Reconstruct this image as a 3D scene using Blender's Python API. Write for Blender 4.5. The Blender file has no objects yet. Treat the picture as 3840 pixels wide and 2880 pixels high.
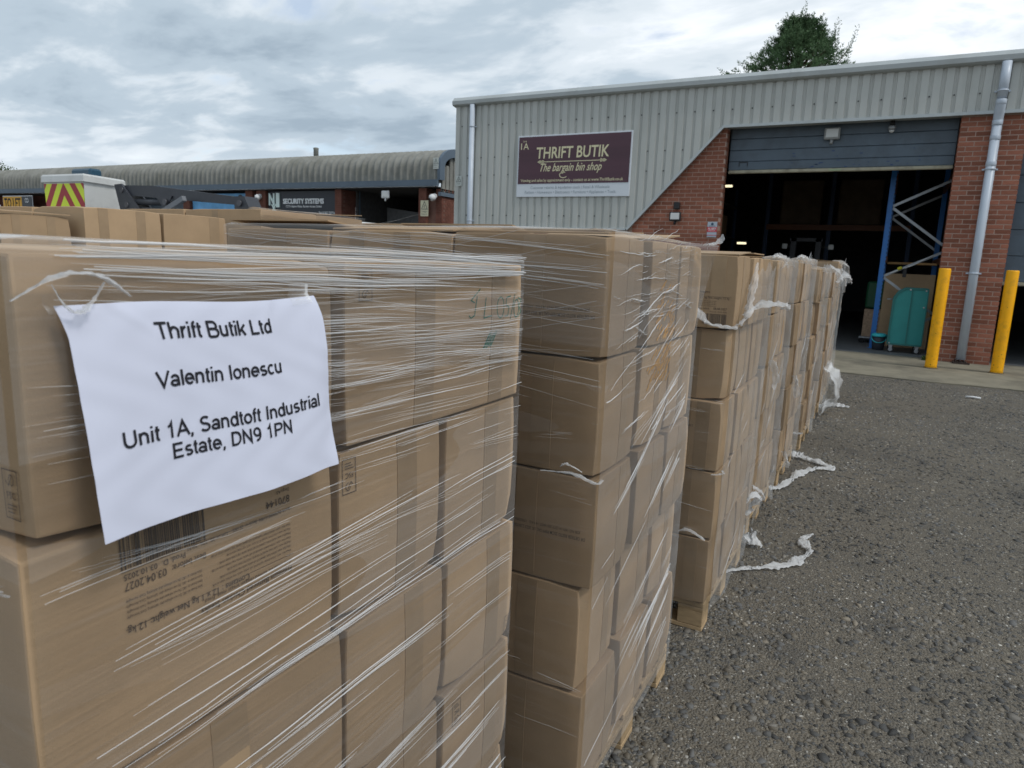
import bpy, bmesh, math, random
import numpy as np
from mathutils import Vector, Matrix
R = math.radians
rnd = random.Random(7)
npr = np.random.RandomState(11)
sc = bpy.context.scene
COL = sc.collection

# ------------------------------------------------------------------ camera
YAW, PITCH, ROLL, HC = R(28.104), R(10.278), R(-2.275), 1.41
fw = Vector((-math.sin(YAW) * math.cos(PITCH), math.cos(YAW) * math.cos(PITCH), -math.sin(PITCH)))
rt = Vector((math.cos(YAW), math.sin(YAW), 0))
dn = fw.cross(rt)
r2 = math.cos(ROLL) * rt + math.sin(ROLL) * dn
d2 = -math.sin(ROLL) * rt + math.cos(ROLL) * dn
cam_data = bpy.data.cameras.new('camera')
cam = bpy.data.objects.new('camera', cam_data)
COL.objects.link(cam)
M = Matrix((r2, -d2, -fw)).transposed().to_4x4()
M.translation = (0, 0, HC)
cam.matrix_world = M
cam_data.sensor_width = 36
cam_data.lens = 36 * 2584.4 / 3840
cam_data.clip_start = 0.02
cam_data.clip_end = 2000
cam_data.dof.use_dof = True
cam_data.dof.focus_distance = 1.7
cam_data.dof.aperture_fstop = 11
sc.camera = cam

# ------------------------------------------------------------------ light, sky, exposure
SUN_EL, SUN_AZ = R(52), R(100)          # azimuth measured from +Y towards +X
world = bpy.data.worlds.new('World')
sc.world = world
world.use_nodes = True
wn = world.node_tree
wn.nodes.clear()
W = lambda t, **k: _node(wn, t, **k)


def _node(nt, t, **k):
    n = nt.nodes.new(t)
    for a, b in k.items():
        if hasattr(n, a):
            setattr(n, a, b)
        else:
            n.inputs[a.replace('_', ' ')].default_value = b
    return n


def lk(nt, a, b):
    nt.links.new(a, b)


def math_node(nt, op, a, b=None, clamp=False):
    n = nt.nodes.new('ShaderNodeMath')
    n.operation = op
    n.use_clamp = clamp
    for i, v in enumerate((a, b)):
        if v is None:
            continue
        if isinstance(v, (int, float)):
            n.inputs[i].default_value = v
        else:
            nt.links.new(v, n.inputs[i])
    return n.outputs[0]


def ramp(nt, fac, stops, interp='LINEAR'):
    n = nt.nodes.new('ShaderNodeValToRGB')
    n.color_ramp.interpolation = interp
    el = n.color_ramp.elements
    while len(el) < len(stops):
        el.new(0.5)
    for e, (p, c) in zip(el, stops):
        e.position = p
        e.color = tuple(c) + (1,) if len(c) == 3 else c
    nt.links.new(fac, n.inputs[0])
    return n.outputs[0]


def mixc(nt, fac, a, b, mode='MIX'):
    n = nt.nodes.new('ShaderNodeMix')
    n.data_type = 'RGBA'
    n.blend_type = mode
    for s, v in (('Factor', fac), ('A', a), ('B', b)):
        i = [q for q in n.inputs if q.name == s and q.enabled][0]
        if isinstance(v, (int, float)):
            i.default_value = v
        elif isinstance(v, (tuple, list)):
            i.default_value = tuple(v) + (1,) if len(v) == 3 else v
        else:
            nt.links.new(v, i)
    return [q for q in n.outputs if q.enabled][0]


sky = wn.nodes.new('ShaderNodeTexSky')
sky.sky_type = 'NISHITA'
sky.sun_disc = False
sky.sun_elevation = SUN_EL
sky.sun_rotation = SUN_AZ
tc = wn.nodes.new('ShaderNodeTexCoord')
sep = wn.nodes.new('ShaderNodeSeparateXYZ')
lk(wn, tc.outputs['Generated'], sep.inputs[0])
zc = math_node(wn, 'ADD', math_node(wn, 'MAXIMUM', sep.outputs[2], 0.0), 0.16)
cmb = wn.nodes.new('ShaderNodeCombineXYZ')
lk(wn, math_node(wn, 'DIVIDE', sep.outputs[0], zc), cmb.inputs[0])
lk(wn, math_node(wn, 'DIVIDE', sep.outputs[1], zc), cmb.inputs[1])
n1 = _node(wn, 'ShaderNodeTexNoise', Scale=0.52, Detail=7.0, Roughness=0.52, Distortion=0.25)
n2 = _node(wn, 'ShaderNodeTexNoise', Scale=2.0, Detail=7.0, Roughness=0.56, Distortion=0.3)
mp1 = _node(wn, 'ShaderNodeMapping')
mp1.inputs['Location'].default_value = (3.1, 0.4, 0)
mp1.inputs['Rotation'].default_value = (0, 0, R(20))
mp1.inputs['Scale'].default_value = (0.95, 1.35, 1)
lk(wn, cmb.outputs[0], mp1.inputs[0])
lk(wn, mp1.outputs[0], n1.inputs['Vector'])
lk(wn, mp1.outputs[0], n2.inputs['Vector'])
dens = math_node(wn, 'ADD', math_node(wn, 'MULTIPLY', n1.outputs[0], 0.62), math_node(wn, 'MULTIPLY', n2.outputs[0], 0.38))
cloud = ramp(wn, dens, [(0.37, (6.4, 6.7, 7.0)), (0.45, (4.8, 5.3, 5.75)), (0.515, (3.25, 3.9, 4.5)), (0.585, (2.4, 3.0, 3.6)), (0.68, (4.1, 4.7, 5.2))], 'EASE')
hz = ramp(wn, sep.outputs[2], [(0.02, (1, 1, 1)), (0.16, (0, 0, 0))], 'EASE')
cloud = mixc(wn, math_node(wn, 'MULTIPLY', hz, 0.55), cloud, (6.2, 6.6, 7.0))
gap = ramp(wn, n2.outputs[0], [(0.30, (1, 1, 1)), (0.40, (0, 0, 0))])
skyc = mixc(wn, math_node(wn, 'MULTIPLY', gap, 0.5), cloud, sky.outputs[0])
bg = _node(wn, 'ShaderNodeBackground', Strength=0.13)
lk(wn, skyc, bg.inputs[0])
wo = wn.nodes.new('ShaderNodeOutputWorld')
lk(wn, bg.outputs[0], wo.inputs[0])

sun_d = bpy.data.lights.new('sun', 'SUN')
sun_d.energy = 1.5
sun_d.angle = R(14)
sun_d.color = (1.0, 0.96, 0.9)
sun = bpy.data.objects.new('sun', sun_d)
COL.objects.link(sun)
sun_dir = Vector((math.sin(SUN_AZ) * math.cos(SUN_EL), math.cos(SUN_AZ) * math.cos(SUN_EL), math.sin(SUN_EL)))
sun.rotation_euler = (-sun_dir).to_track_quat('-Z', 'Y').to_euler()
sc.view_settings.view_transform = 'Standard'
sc.view_settings.look = 'None'
sc.view_settings.exposure = 0.28
sc.view_settings.gamma = 1
sc.view_settings.use_curve_mapping = False
sc.render.engine = 'CYCLES'
sc.cycles.transparent_max_bounces = 24
sc.cycles.max_bounces = 6
sc.cycles.diffuse_bounces = 3
sc.cycles.glossy_bounces = 3
sc.cycles.use_denoising = True
sc.cycles.sample_clamp_indirect = 4

# ------------------------------------------------------------------ materials
MATS = {}


def mat(name, col, rough=0.6, spec=0.4, metal=0.0, var=0.0, scale=8.0, bump=0.0, bscale=60.0, rand=0.0, dirt=None, dscale=3.0, stretch=None, emit=None):
    """procedural material: base colour, soft noise variation, optional dirt and relief, per-object random value"""
    if name in MATS:
        return MATS[name]
    m = bpy.data.materials.new(name)
    m.use_nodes = True
    nt = m.node_tree
    p = nt.nodes['Principled BSDF']
    p.inputs['Roughness'].default_value = rough
    p.inputs['Specular IOR Level'].default_value = spec
    p.inputs['Metallic'].default_value = metal
    t = nt.nodes.new('ShaderNodeTexCoord')
    mp = nt.nodes.new('ShaderNodeMapping')
    lk(nt, t.outputs['Object'], mp.inputs[0])
    if stretch:
        mp.inputs['Scale'].default_value = stretch
    c = tuple(col) + (1,)
    out = None
    if var > 0:
        nz = _node(nt, 'ShaderNodeTexNoise', Scale=scale, Detail=5.0, Roughness=0.6)
        lk(nt, mp.outputs[0], nz.inputs['Vector'])
        out = ramp(nt, nz.outputs[0], [(0.3, tuple(v * (1 - var) for v in col)), (0.7, tuple(min(1, v * (1 + var)) for v in col))])
    else:
        rgb = nt.nodes.new('ShaderNodeRGB')
        rgb.outputs[0].default_value = c
        out = rgb.outputs[0]
    if dirt:
        nz = _node(nt, 'ShaderNodeTexNoise', Scale=dscale, Detail=8.0, Roughness=0.65)
        lk(nt, mp.outputs[0], nz.inputs['Vector'])
        f = ramp(nt, nz.outputs[0], [(0.48, (0, 0, 0)), (0.72, (1, 1, 1))])
        out = mixc(nt, math_node(nt, 'MULTIPLY', f, dirt[3]), out, dirt[:3])
    if rand > 0:
        oi = nt.nodes.new('ShaderNodeObjectInfo')
        hs = nt.nodes.new('ShaderNodeHueSaturation')
        lk(nt, math_node(nt, 'ADD', math_node(nt, 'MULTIPLY', oi.outputs['Random'], 2 * rand), 1 - rand), hs.inputs['Value'])
        lk(nt, out, hs.inputs['Color'])
        out = hs.outputs[0]
    lk(nt, out, p.inputs['Base Color'])
    if bump > 0:
        nb = _node(nt, 'ShaderNodeTexNoise', Scale=bscale, Detail=4.0, Roughness=0.6)
        lk(nt, mp.outputs[0], nb.inputs['Vector'])
        b = _node(nt, 'ShaderNodeBump', Strength=bump, Distance=0.003)
        lk(nt, nb.outputs[0], b.inputs['Height'])
        lk(nt, b.outputs[0], p.inputs['Normal'])
    if emit:
        p.inputs['Emission Color'].default_value = tuple(emit[:3]) + (1,)
        p.inputs['Emission Strength'].default_value = emit[3]
    MATS[name] = m
    return m


CARD = mat('cardboard', (0.418, 0.292, 0.178), 0.8, 0.25, var=0.09, scale=5, bump=0.12, bscale=420, rand=0.15, dirt=(0.315, 0.220, 0.135, 0.45), dscale=3.2)
CARD_IN = mat('cardboard_edge', (0.46, 0.335, 0.215), 0.85, 0.2, var=0.1)
TAPE = mat('packing_tape', (0.355, 0.252, 0.156), 0.5, 0.25, var=0.08, scale=14)
TAPE2 = mat('clear_tape', (0.31, 0.225, 0.15), 0.22, 0.55, var=0.08, scale=20)
INK = mat('print_ink', (0.115, 0.090, 0.072), 0.8, 0.2)
INK_GREEN = mat('green_marker', (0.02, 0.15, 0.09), 0.7, 0.2)
INK_PAPER = mat('toner', (0.016, 0.016, 0.022), 0.6, 0.3)
ORANGE_STREAK = mat('orange_streaks', (0.60, 0.31, 0.06), 0.6, 0.3, var=0.2)
PAPER = mat('white_paper', (0.63, 0.655, 0.78), 0.65, 0.3)
WOOD = mat('pallet_wood', (0.40, 0.285, 0.165), 0.85, 0.2, var=0.22, scale=6, bump=0.3, bscale=90, rand=0.15, stretch=(2, 9, 9))
CLAD = mat('cladding_steel', (0.495, 0.505, 0.478), 0.5, 0.4, var=0.04, scale=1.5, dirt=(0.28, 0.29, 0.26, 0.35), dscale=1.6, stretch=(1.5, 1.5, 0.35))
TRIM = mat('pale_trim', (0.47, 0.51, 0.52), 0.45, 0.4, var=0.05, dirt=(0.25, 0.25, 0.22, 0.3))
GUTTER = mat('gutter_steel', (0.40, 0.43, 0.435), 0.5, 0.4, var=0.06, scale=1, dirt=(0.22, 0.22, 0.19, 0.4), dscale=1.2)
PVC = mat('grey_pvc', (0.50, 0.56, 0.64), 0.4, 0.5, var=0.05, dirt=(0.3, 0.32, 0.33, 0.35), dscale=2)
BRICK = mat('brick', (0.29, 0.118, 0.078), 0.9, 0.15, var=0.16, scale=14, bump=0.5, bscale=120, rand=0.28)
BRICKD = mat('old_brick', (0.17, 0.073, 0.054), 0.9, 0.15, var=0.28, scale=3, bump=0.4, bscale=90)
MORTAR = mat('mortar', (0.40, 0.285, 0.235), 0.95, 0.1, var=0.12, scale=6)
SLATE = mat('door_slate', (0.092, 0.125, 0.160), 0.45, 0.4, var=0.12, scale=2, dirt=(0.05, 0.055, 0.06, 0.5), dscale=3)
SLATE2 = mat('fascia_slate', (0.10, 0.135, 0.175), 0.5, 0.35, var=0.08, scale=2)
BAR = mat('door_seal', (0.43, 0.40, 0.30), 0.7, 0.2, var=0.12, scale=5, dirt=(0.10, 0.09, 0.07, 0.8), dscale=5)
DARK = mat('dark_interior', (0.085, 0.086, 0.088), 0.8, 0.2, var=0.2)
BLACKP = mat('black_plastic', (0.018, 0.018, 0.02), 0.45, 0.4)
WHITEP = mat('white_plastic', (0.68, 0.69, 0.70), 0.45, 0.4)
LENS = mat('lamp_glass', (0.62, 0.63, 0.62), 0.2, 0.5)
YELLOW = mat('yellow_sleeve', (0.92, 0.43, 0.002), 0.5, 0.35, var=0.06, scale=3, dirt=(0.42, 0.21, 0.02, 0.55), dscale=9)
BLUE = mat('rack_blue', (0.015, 0.15, 0.47), 0.4, 0.5, var=0.08)
ORANGE = mat('rack_orange', (0.17, 0.06, 0.02), 0.5, 0.4)
GALV = mat('galvanised', (0.34, 0.36, 0.38), 0.4, 0.5, metal=0.5, var=0.1)
TEAL = mat('teal_panel', (0.033, 0.275, 0.262), 0.5, 0.4, var=0.08, scale=3)
TEALD = mat('teal_edge', (0.03, 0.175, 0.165), 0.5, 0.4)
TURQ = mat('turquoise_lid', (0.05, 0.50, 0.55), 0.45, 0.4)
BUCKET = mat('charcoal_bucket', (0.035, 0.04, 0.052), 0.55, 0.35)
RUBBER = mat('rubber', (0.02, 0.02, 0.021), 0.8, 0.2)
GRP = mat('white_grp', (0.58, 0.59, 0.58), 0.4, 0.45, var=0.05, scale=3, dirt=(0.33, 0.33, 0.31, 0.35), dscale=4)
BOOM = mat('boom_paint', (0.042, 0.045, 0.055), 0.45, 0.45, var=0.1)
HV_Y = mat('chevron_yellow', (0.68, 0.80, 0.03), 0.4, 0.4)
HV_R = mat('chevron_red', (0.36, 0.015, 0.025), 0.4, 0.4)
NAVY = mat('navy_panel', (0.015, 0.06, 0.10), 0.4, 0.5)
ROOFR = mat('fibre_cement', (0.245, 0.245, 0.225), 0.9, 0.15, var=0.18, scale=2.5, dirt=(0.12, 0.122, 0.095, 0.6), dscale=1.1)
SIGN_P = mat('sign_plum', (0.080, 0.031, 0.047), 0.35, 0.45, var=0.25, scale=0.8, stretch=(0.05, 0.05, 2.2))
SIGN_W = mat('sign_white', (0.66, 0.70, 0.75), 0.4, 0.4)
CREAM = mat('sign_cream', (0.68, 0.63, 0.42), 0.5, 0.3)
GREYTX = mat('sign_greytext', (0.30, 0.35, 0.39), 0.5, 0.3)
SIGN_K = mat('sign_black', (0.022, 0.026, 0.036), 0.4, 0.4)
LETTER = mat('white_letter', (0.84, 0.86, 0.88), 0.4, 0.4)
LETTER_G = mat('mint_letter', (0.72, 0.86, 0.82), 0.35, 0.5)
SIGN_CR = mat('hazard_card', (0.66, 0.62, 0.44), 0.5, 0.3)
RED = mat('alarm_red', (0.55, 0.03, 0.05), 0.45, 0.4)
AMBER = mat('board_amber', (0.80, 0.40, 0.01), 0.45, 0.4)
SKYBL = mat('banner_blue', (0.12, 0.35, 0.62), 0.45, 0.4, var=0.3, scale=1.5)
CONC = mat('concrete', (0.235, 0.215, 0.165), 0.9, 0.15, var=0.16, scale=3, bump=0.25, bscale=40, dirt=(0.10, 0.095, 0.08, 0.75), dscale=1.3)
FLOOR = mat('painted_floor', (0.15, 0.155, 0.16), 0.55, 0.4, var=0.15, scale=2)
ALU = mat('aluminium', (0.52, 0.53, 0.55), 0.35, 0.5, metal=0.7)
LAMP_ON = mat('lit_tube', (0.9, 0.85, 0.7), 0.4, emit=(1.0, 0.86, 0.55, 1.1))
BARK = mat('bark', (0.09, 0.065, 0.045), 0.9, 0.1, var=0.3)
LEAF = mat('conifer_leaf', (0.085, 0.145, 0.066), 0.75, 0.25, var=0.45, scale=2.2)
LEAF2 = mat('broad_leaf', (0.05, 0.09, 0.025), 0.7, 0.25, var=0.3, scale=1.0)
GREENBIN = mat('green_bin', (0.01, 0.07, 0.03), 0.5, 0.4)
PINKCARD = mat('printed_carton', (0.36, 0.25, 0.17), 0.7, 0.3, var=0.4, scale=25)


def film_mat(name, base_fac, glint_streak, rough, bumpd, tint=(0.97, 0.97, 0.97), fres=0.8):
    m = bpy.data.materials.new(name)
    m.use_nodes = True
    nt = m.node_tree
    p = nt.nodes['Principled BSDF']
    o = nt.nodes['Material Output']
    p.inputs['Base Color'].default_value = (0.86, 0.87, 0.88, 1)
    p.inputs['Roughness'].default_value = rough
    p.inputs['Specular IOR Level'].default_value = 0.6
    t = nt.nodes.new('ShaderNodeTexCoord')
    mp = nt.nodes.new('ShaderNodeMapping')
    mp.inputs['Scale'].default_value = (2.6, 2.6, 130)
    mp.inputs['Rotation'].default_value = (R(2.5), R(-2.5), 0)
    lk(nt, t.outputs['Object'], mp.inputs[0])
    nz = _node(nt, 'ShaderNodeTexNoise', Scale=1.0, Detail=2.0, Roughness=0.6)
    lk(nt, mp.outputs[0], nz.inputs['Vector'])
    big = _node(nt, 'ShaderNodeTexNoise', Scale=4.0, Detail=2.0)
    lk(nt, t.outputs['Object'], big.inputs['Vector'])
    s = ramp(nt, nz.outputs[0], [(0.56, (0, 0, 0)), (0.66, (1, 1, 1))])
    s = math_node(nt, 'MULTIPLY', s, ramp(nt, big.outputs[0], [(0.38, (0.1, 0.1, 0.1)), (0.65, (1, 1, 1))]))
    b = _node(nt, 'ShaderNodeBump', Strength=0.9, Distance=bumpd)
    lk(nt, nz.outputs[0], b.inputs['Height'])
    lk(nt, b.outputs[0], p.inputs['Normal'])
    lw = _node(nt, 'ShaderNodeFresnel', IOR=1.32)
    lk(nt, b.outputs[0], lw.inputs['Normal'])
    f = math_node(nt, 'ADD', math_node(nt, 'MULTIPLY', lw.outputs[0], fres), base_fac)
    f = math_node(nt, 'ADD', f, math_node(nt, 'MULTIPLY', s, glint_streak), clamp=True)  # reflection streaks of the wrinkles mixed in as white
    mpb = nt.nodes.new('ShaderNodeMapping')
    mpb.inputs['Scale'].default_value = (0.5, 0.5, 5.5)
    mpb.inputs['Rotation'].default_value = (R(9), R(-7), 0)
    lk(nt, t.outputs['Object'], mpb.inputs[0])
    nb_ = _node(nt, 'ShaderNodeTexNoise', Scale=1.0, Detail=1.0)
    lk(nt, mpb.outputs[0], nb_.inputs['Vector'])
    bands = ramp(nt, nb_.outputs[0], [(0.0, (0, 0, 0)), (0.44, (0.35, 0.35, 0.35)), (0.50, (0.0, 0.0, 0.0)), (0.56, (1, 1, 1))], 'CONSTANT')  # film overlap bands, whitened to paint in a broad sheen
    f = math_node(nt, 'ADD', f, math_node(nt, 'MULTIPLY', bands, 0.055), clamp=True)
    tr = nt.nodes.new('ShaderNodeBsdfTransparent')
    tr.inputs[0].default_value = tint + (1,)
    mx = nt.nodes.new('ShaderNodeMixShader')
    lk(nt, f, mx.inputs[0])
    lk(nt, tr.outputs[0], mx.inputs[1])
    lk(nt, p.outputs[0], mx.inputs[2])
    lk(nt, mx.outputs[0], o.inputs[0])
    MATS[name] = m
    return m


FILM = film_mat('stretch_film', 0.006, 0.06, 0.13, 0.0008, fres=0.6)
FILM_L = film_mat('loose_film', 0.02, 0.05, 0.14, 0.002, (0.97, 0.975, 0.975), fres=0.5)


def strand_mat(name, fac, rough, sub=0.0):
    m = bpy.data.materials.new(name)
    m.use_nodes = True
    nt = m.node_tree
    p = nt.nodes['Principled BSDF']
    p.inputs['Base Color'].default_value = (0.88, 0.89, 0.90, 1)
    p.inputs['Roughness'].default_value = rough
    p.inputs['Specular IOR Level'].default_value = 0.5
    tl = nt.nodes.new('ShaderNodeBsdfTranslucent')
    tl.inputs[0].default_value = (0.86, 0.87, 0.88, 1)
    m1 = nt.nodes.new('ShaderNodeMixShader')
    m1.inputs[0].default_value = sub
    lk(nt, p.outputs[0], m1.inputs[1])
    lk(nt, tl.outputs[0], m1.inputs[2])
    tr = nt.nodes.new('ShaderNodeBsdfTransparent')
    m2 = nt.nodes.new('ShaderNodeMixShader')
    m2.inputs[0].default_value = fac
    lk(nt, tr.outputs[0], m2.inputs[1])
    lk(nt, m1.outputs[0], m2.inputs[2])
    lk(nt, m2.outputs[0], nt.nodes['Material Output'].inputs[0])
    return m


FOLD = strand_mat('film_glint_fold', 0.34, 0.25)  # film folds whose pale colour paints in wrinkle reflections
FOLD_T = strand_mat('film_scrap', 0.40, 0.3, 0.3)
FOLD_GLINT_B = strand_mat('bright_glint_fold', 0.54, 0.2)  # denser white folds painting in the strongest reflections and glare
FOLD_W = strand_mat('film_rope', 0.78, 0.4, 0.35)


def tarmac_mat():
    m = bpy.data.materials.new('tarmac')
    m.use_nodes = True
    nt = m.node_tree
    p = nt.nodes['Principled BSDF']
    p.inputs['Roughness'].default_value = 0.85
    p.inputs['Specular IOR Level'].default_value = 0.25
    t = nt.nodes.new('ShaderNodeTexCoord')
    nz0 = _node(nt, 'ShaderNodeTexNoise', Scale=30.0, Detail=2.0)
    lk(nt, t.outputs['Object'], nz0.inputs['Vector'])
    mpv = mixc(nt, 0.02, t.outputs['Object'], nz0.outputs['Color'])
    v = _node(nt, 'ShaderNodeTexVoronoi', Scale=115.0, Randomness=1.0)
    lk(nt, mpv, v.inputs['Vector'])
    sp = nt.nodes.new('ShaderNodeSeparateColor')
    lk(nt, v.outputs['Color'], sp.inputs[0])
    chip = ramp(nt, sp.outputs[0], [(0.0, (0.080, 0.077, 0.071)), (0.55, (0.136, 0.126, 0.108)), (0.88, (0.180, 0.164, 0.136)), (0.97, (0.33, 0.31, 0.27))])
    edge = ramp(nt, v.outputs['Distance'], [(0.42, (0, 0, 0)), (0.62, (1, 1, 1))])
    base = mixc(nt, edge, chip, (0.155, 0.136, 0.108))
    nz = _node(nt, 'ShaderNodeTexNoise', Scale=0.9, Detail=6.0, Roughness=0.6)
    lk(nt, t.outputs['Object'], nz.inputs['Vector'])
    base = mixc(nt, math_node(nt, 'MULTIPLY', ramp(nt, nz.outputs[0], [(0.42, (0, 0, 0)), (0.7, (1, 1, 1))]), 0.55), base, (0.190, 0.166, 0.130))
    nz3 = _node(nt, 'ShaderNodeTexNoise', Scale=2.6, Detail=3.0, Roughness=0.6)
    lk(nt, t.outputs['Object'], nz3.inputs['Vector'])
    base = mixc(nt, math_node(nt, 'MULTIPLY', ramp(nt, nz3.outputs[0], [(0.56, (0, 0, 0)), (0.70, (1, 1, 1))]), 0.55), base, (0.080, 0.077, 0.073))
    lk(nt, base, p.inputs['Base Color'])
    h = math_node(nt, 'SUBTRACT', sp.outputs[1], math_node(nt, 'MULTIPLY', v.outputs['Distance'], 1.6))
    b = _node(nt, 'ShaderNodeBump', Strength=0.9, Distance=0.005)
    lk(nt, h, b.inputs['Height'])
    lk(nt, b.outputs[0], p.inputs['Normal'])
    return m


TARMAC = tarmac_mat()
mc = bpy.data.materials.new('stone_chips')
mc.use_nodes = True
_p = mc.node_tree.nodes['Principled BSDF']
_p.inputs['Roughness'].default_value = 0.7
_p.inputs['Specular IOR Level'].default_value = 0.35
_a = mc.node_tree.nodes.new('ShaderNodeAttribute')
_a.attribute_name = 'chip'
lk(mc.node_tree, _a.outputs['Color'], _p.inputs['Base Color'])
CHIP = mc

# ------------------------------------------------------------------ building helpers


def link(o, parent=None):
    COL.objects.link(o)
    if parent is not None:
        o.parent = parent
    return o


def tag(o, label=None, cat=None, group=None, kind=None):
    if label:
        o['label'] = label
    if cat:
        o['category'] = cat
    if group:
        o['group'] = group
    if kind:
        o['kind'] = kind
    return o


def empty(name, loc, label=None, cat=None, group=None):
    o = bpy.data.objects.new(name, None)
    o.location = loc
    COL.objects.link(o)
    return tag(o, label, cat, group)


class MB:
    def __init__(s):
        s.v = []
        s.f = []
        s.smooth = []

    def add(s, verts, faces, smooth=False):
        b = len(s.v)
        s.v.extend([tuple(v) for v in verts])
        s.f.extend([tuple(b + i for i in f) for f in faces])
        s.smooth.extend([smooth] * len(faces))
        return s

    def box(s, x0, x1, y0, y1, z0, z1):
        v = [(x, y, z) for x in (x0, x1) for y in (y0, y1) for z in (z0, z1)]
        return s.add(v, [(0, 1, 3, 2), (4, 6, 7, 5), (0, 4, 5, 1), (2, 3, 7, 6), (0, 2, 6, 4), (1, 5, 7, 3)])

    def bev(s, x0, x1, y0, y1, z0, z1, b=0.01):
        """chamfered box"""
        c = Vector(((x0 + x1) / 2, (y0 + y1) / 2, (z0 + z1) / 2))
        h = Vector(((x1 - x0) / 2, (y1 - y0) / 2, (z1 - z0) / 2))
        vs = []
        idx = {}
        for sx in (-1, 1):
            for sy in (-1, 1):
                for sz in (-1, 1):
                    for ax in range(3):
                        q = [sx * (h[0] - b), sy * (h[1] - b), sz * (h[2] - b)]
                        q[ax] = (sx, sy, sz)[ax] * h[ax]
                        idx[(sx, sy, sz, ax)] = len(vs)
                        vs.append(tuple(c + Vector(q)))
        fs = []
        for ax in range(3):
            o = [a for a in range(3) if a != ax]
            for sg in (-1, 1):
                loop = []
                for a, d in ((-1, -1), (1, -1), (1, 1), (-1, 1)):
                    k = [0, 0, 0]
                    k[ax] = sg
                    k[o[0]] = a
                    k[o[1]] = d
                    loop.append(idx[(k[0], k[1], k[2], ax)])
                fs.append(tuple(loop))
        for ax in range(3):
            o = [a for a in range(3) if a != ax]
            for a in (-1, 1):
                for d in (-1, 1):
                    k1 = [0, 0, 0]
                    k2 = [0, 0, 0]
                    k1[ax], k2[ax] = -1, 1
                    for k in (k1, k2):
                        k[o[0]] = a
                        k[o[1]] = d
                    fs.append((idx[(*k1, o[0])], idx[(*k2, o[0])], idx[(*k2, o[1])], idx[(*k1, o[1])]))
        for sx in (-1, 1):
            for sy in (-1, 1):
                for sz in (-1, 1):
                    fs.append(tuple(idx[(sx, sy, sz, a)] for a in range(3)))
        return s.add(vs, fs)

    def tube(s, pts, r, n=10, caps=True, smooth=True):
        pts = [Vector(p) for p in pts]
        rs = r if isinstance(r, (list, tuple)) else [r] * len(pts)
        base = len(s.v)
        for i, p in enumerate(pts):
            t = (pts[min(i + 1, len(pts) - 1)] - pts[max(i - 1, 0)]).normalized()
            a = t.cross(Vector((0, 0, 1)))
            if a.length < 1e-3:
                a = t.cross(Vector((1, 0, 0)))
            a.normalize()
            bb = t.cross(a)
            for k in range(n):
                an = 2 * math.pi * k / n
                s.v.append(tuple(p + (a * math.cos(an) + bb * math.sin(an)) * rs[i]))
        for i in range(len(pts) - 1):
            for k in range(n):
                s.f.append((base + i * n + k, base + i * n + (k + 1) % n, base + (i + 1) * n + (k + 1) % n, base + (i + 1) * n + k))
                s.smooth.append(smooth)
        if caps:
            s.f.append(tuple(base + k for k in range(n)))
            s.f.append(tuple(base + (len(pts) - 1) * n + k for k in range(n)))
            s.smooth.extend([False, False])
        return s

    def bar(s, a, b, w, h):
        """rectangular bar from a to b, w across (horizontal), h up"""
        a, b = Vector(a), Vector(b)
        t = (b - a).normalized()
        u = t.cross(Vector((0, 0, 1)))
        if u.length < 1e-3:
            u = Vector((1, 0, 0))
        u.normalize()
        q = u.cross(t).normalized()
        vs = []
        for p in (a, b):
            for i, j in ((-1, -1), (1, -1), (1, 1), (-1, 1)):
                vs.append(p + u * (i * w / 2) + q * (j * h / 2))
        return s.add(vs, [(0, 1, 2, 3), (4, 7, 6, 5), (0, 4, 5, 1), (1, 5, 6, 2), (2, 6, 7, 3), (3, 7, 4, 0)])

    def prism(s, poly, a, b, axis):
        """extrude 2D polygon (list of 2-tuples) along axis from a to b. axis 0:x (poly=y,z) 1:y (poly=x,z) 2:z (poly=x,y)"""
        def mk(p, q):
            return {0: (q, p[0], p[1]), 1: (p[0], q, p[1]), 2: (p[0], p[1], q)}[axis]
        n = len(poly)
        vs = [mk(p, a) for p in poly] + [mk(p, b) for p in poly]
        fs = [tuple(range(n)), tuple(range(2 * n - 1, n - 1, -1))] + [(i, (i + 1) % n, n + (i + 1) % n, n + i) for i in range(n)]
        return s.add(vs, fs)

    def mesh(s, name, m):
        me = bpy.data.meshes.new(name)
        me.from_pydata(s.v, [], s.f)
        me.polygons.foreach_set('use_smooth', s.smooth)
        me.materials.append(m)
        bm = bmesh.new()
        bm.from_mesh(me)
        bmesh.ops.recalc_face_normals(bm, faces=bm.faces)
        bm.to_mesh(me)
        bm.free()
        return me

    def build(s, name, m, parent=None, local=False):
        if parent is not None and not local:
            L = parent.location
            s.v = [(x - L[0], y - L[1], z - L[2]) for x, y, z in s.v]
        o = bpy.data.objects.new(name, s.mesh(name, m))
        return link(o, parent)


def single(name, mb, m, label, cat, group=None, kind=None):
    """one-mesh thing with its origin at its base centre"""
    vs = np.array(mb.v)
    lo, hi = vs.min(0), vs.max(0)
    c = ((lo[0] + hi[0]) / 2, (lo[1] + hi[1]) / 2, lo[2])
    mb.v = [(x - c[0], y - c[1], z - c[2]) for x, y, z in mb.v]
    o = bpy.data.objects.new(name, mb.mesh(name, m))
    o.location = c
    link(o)
    return tag(o, label, cat, group, kind)


_txt = {}


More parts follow.
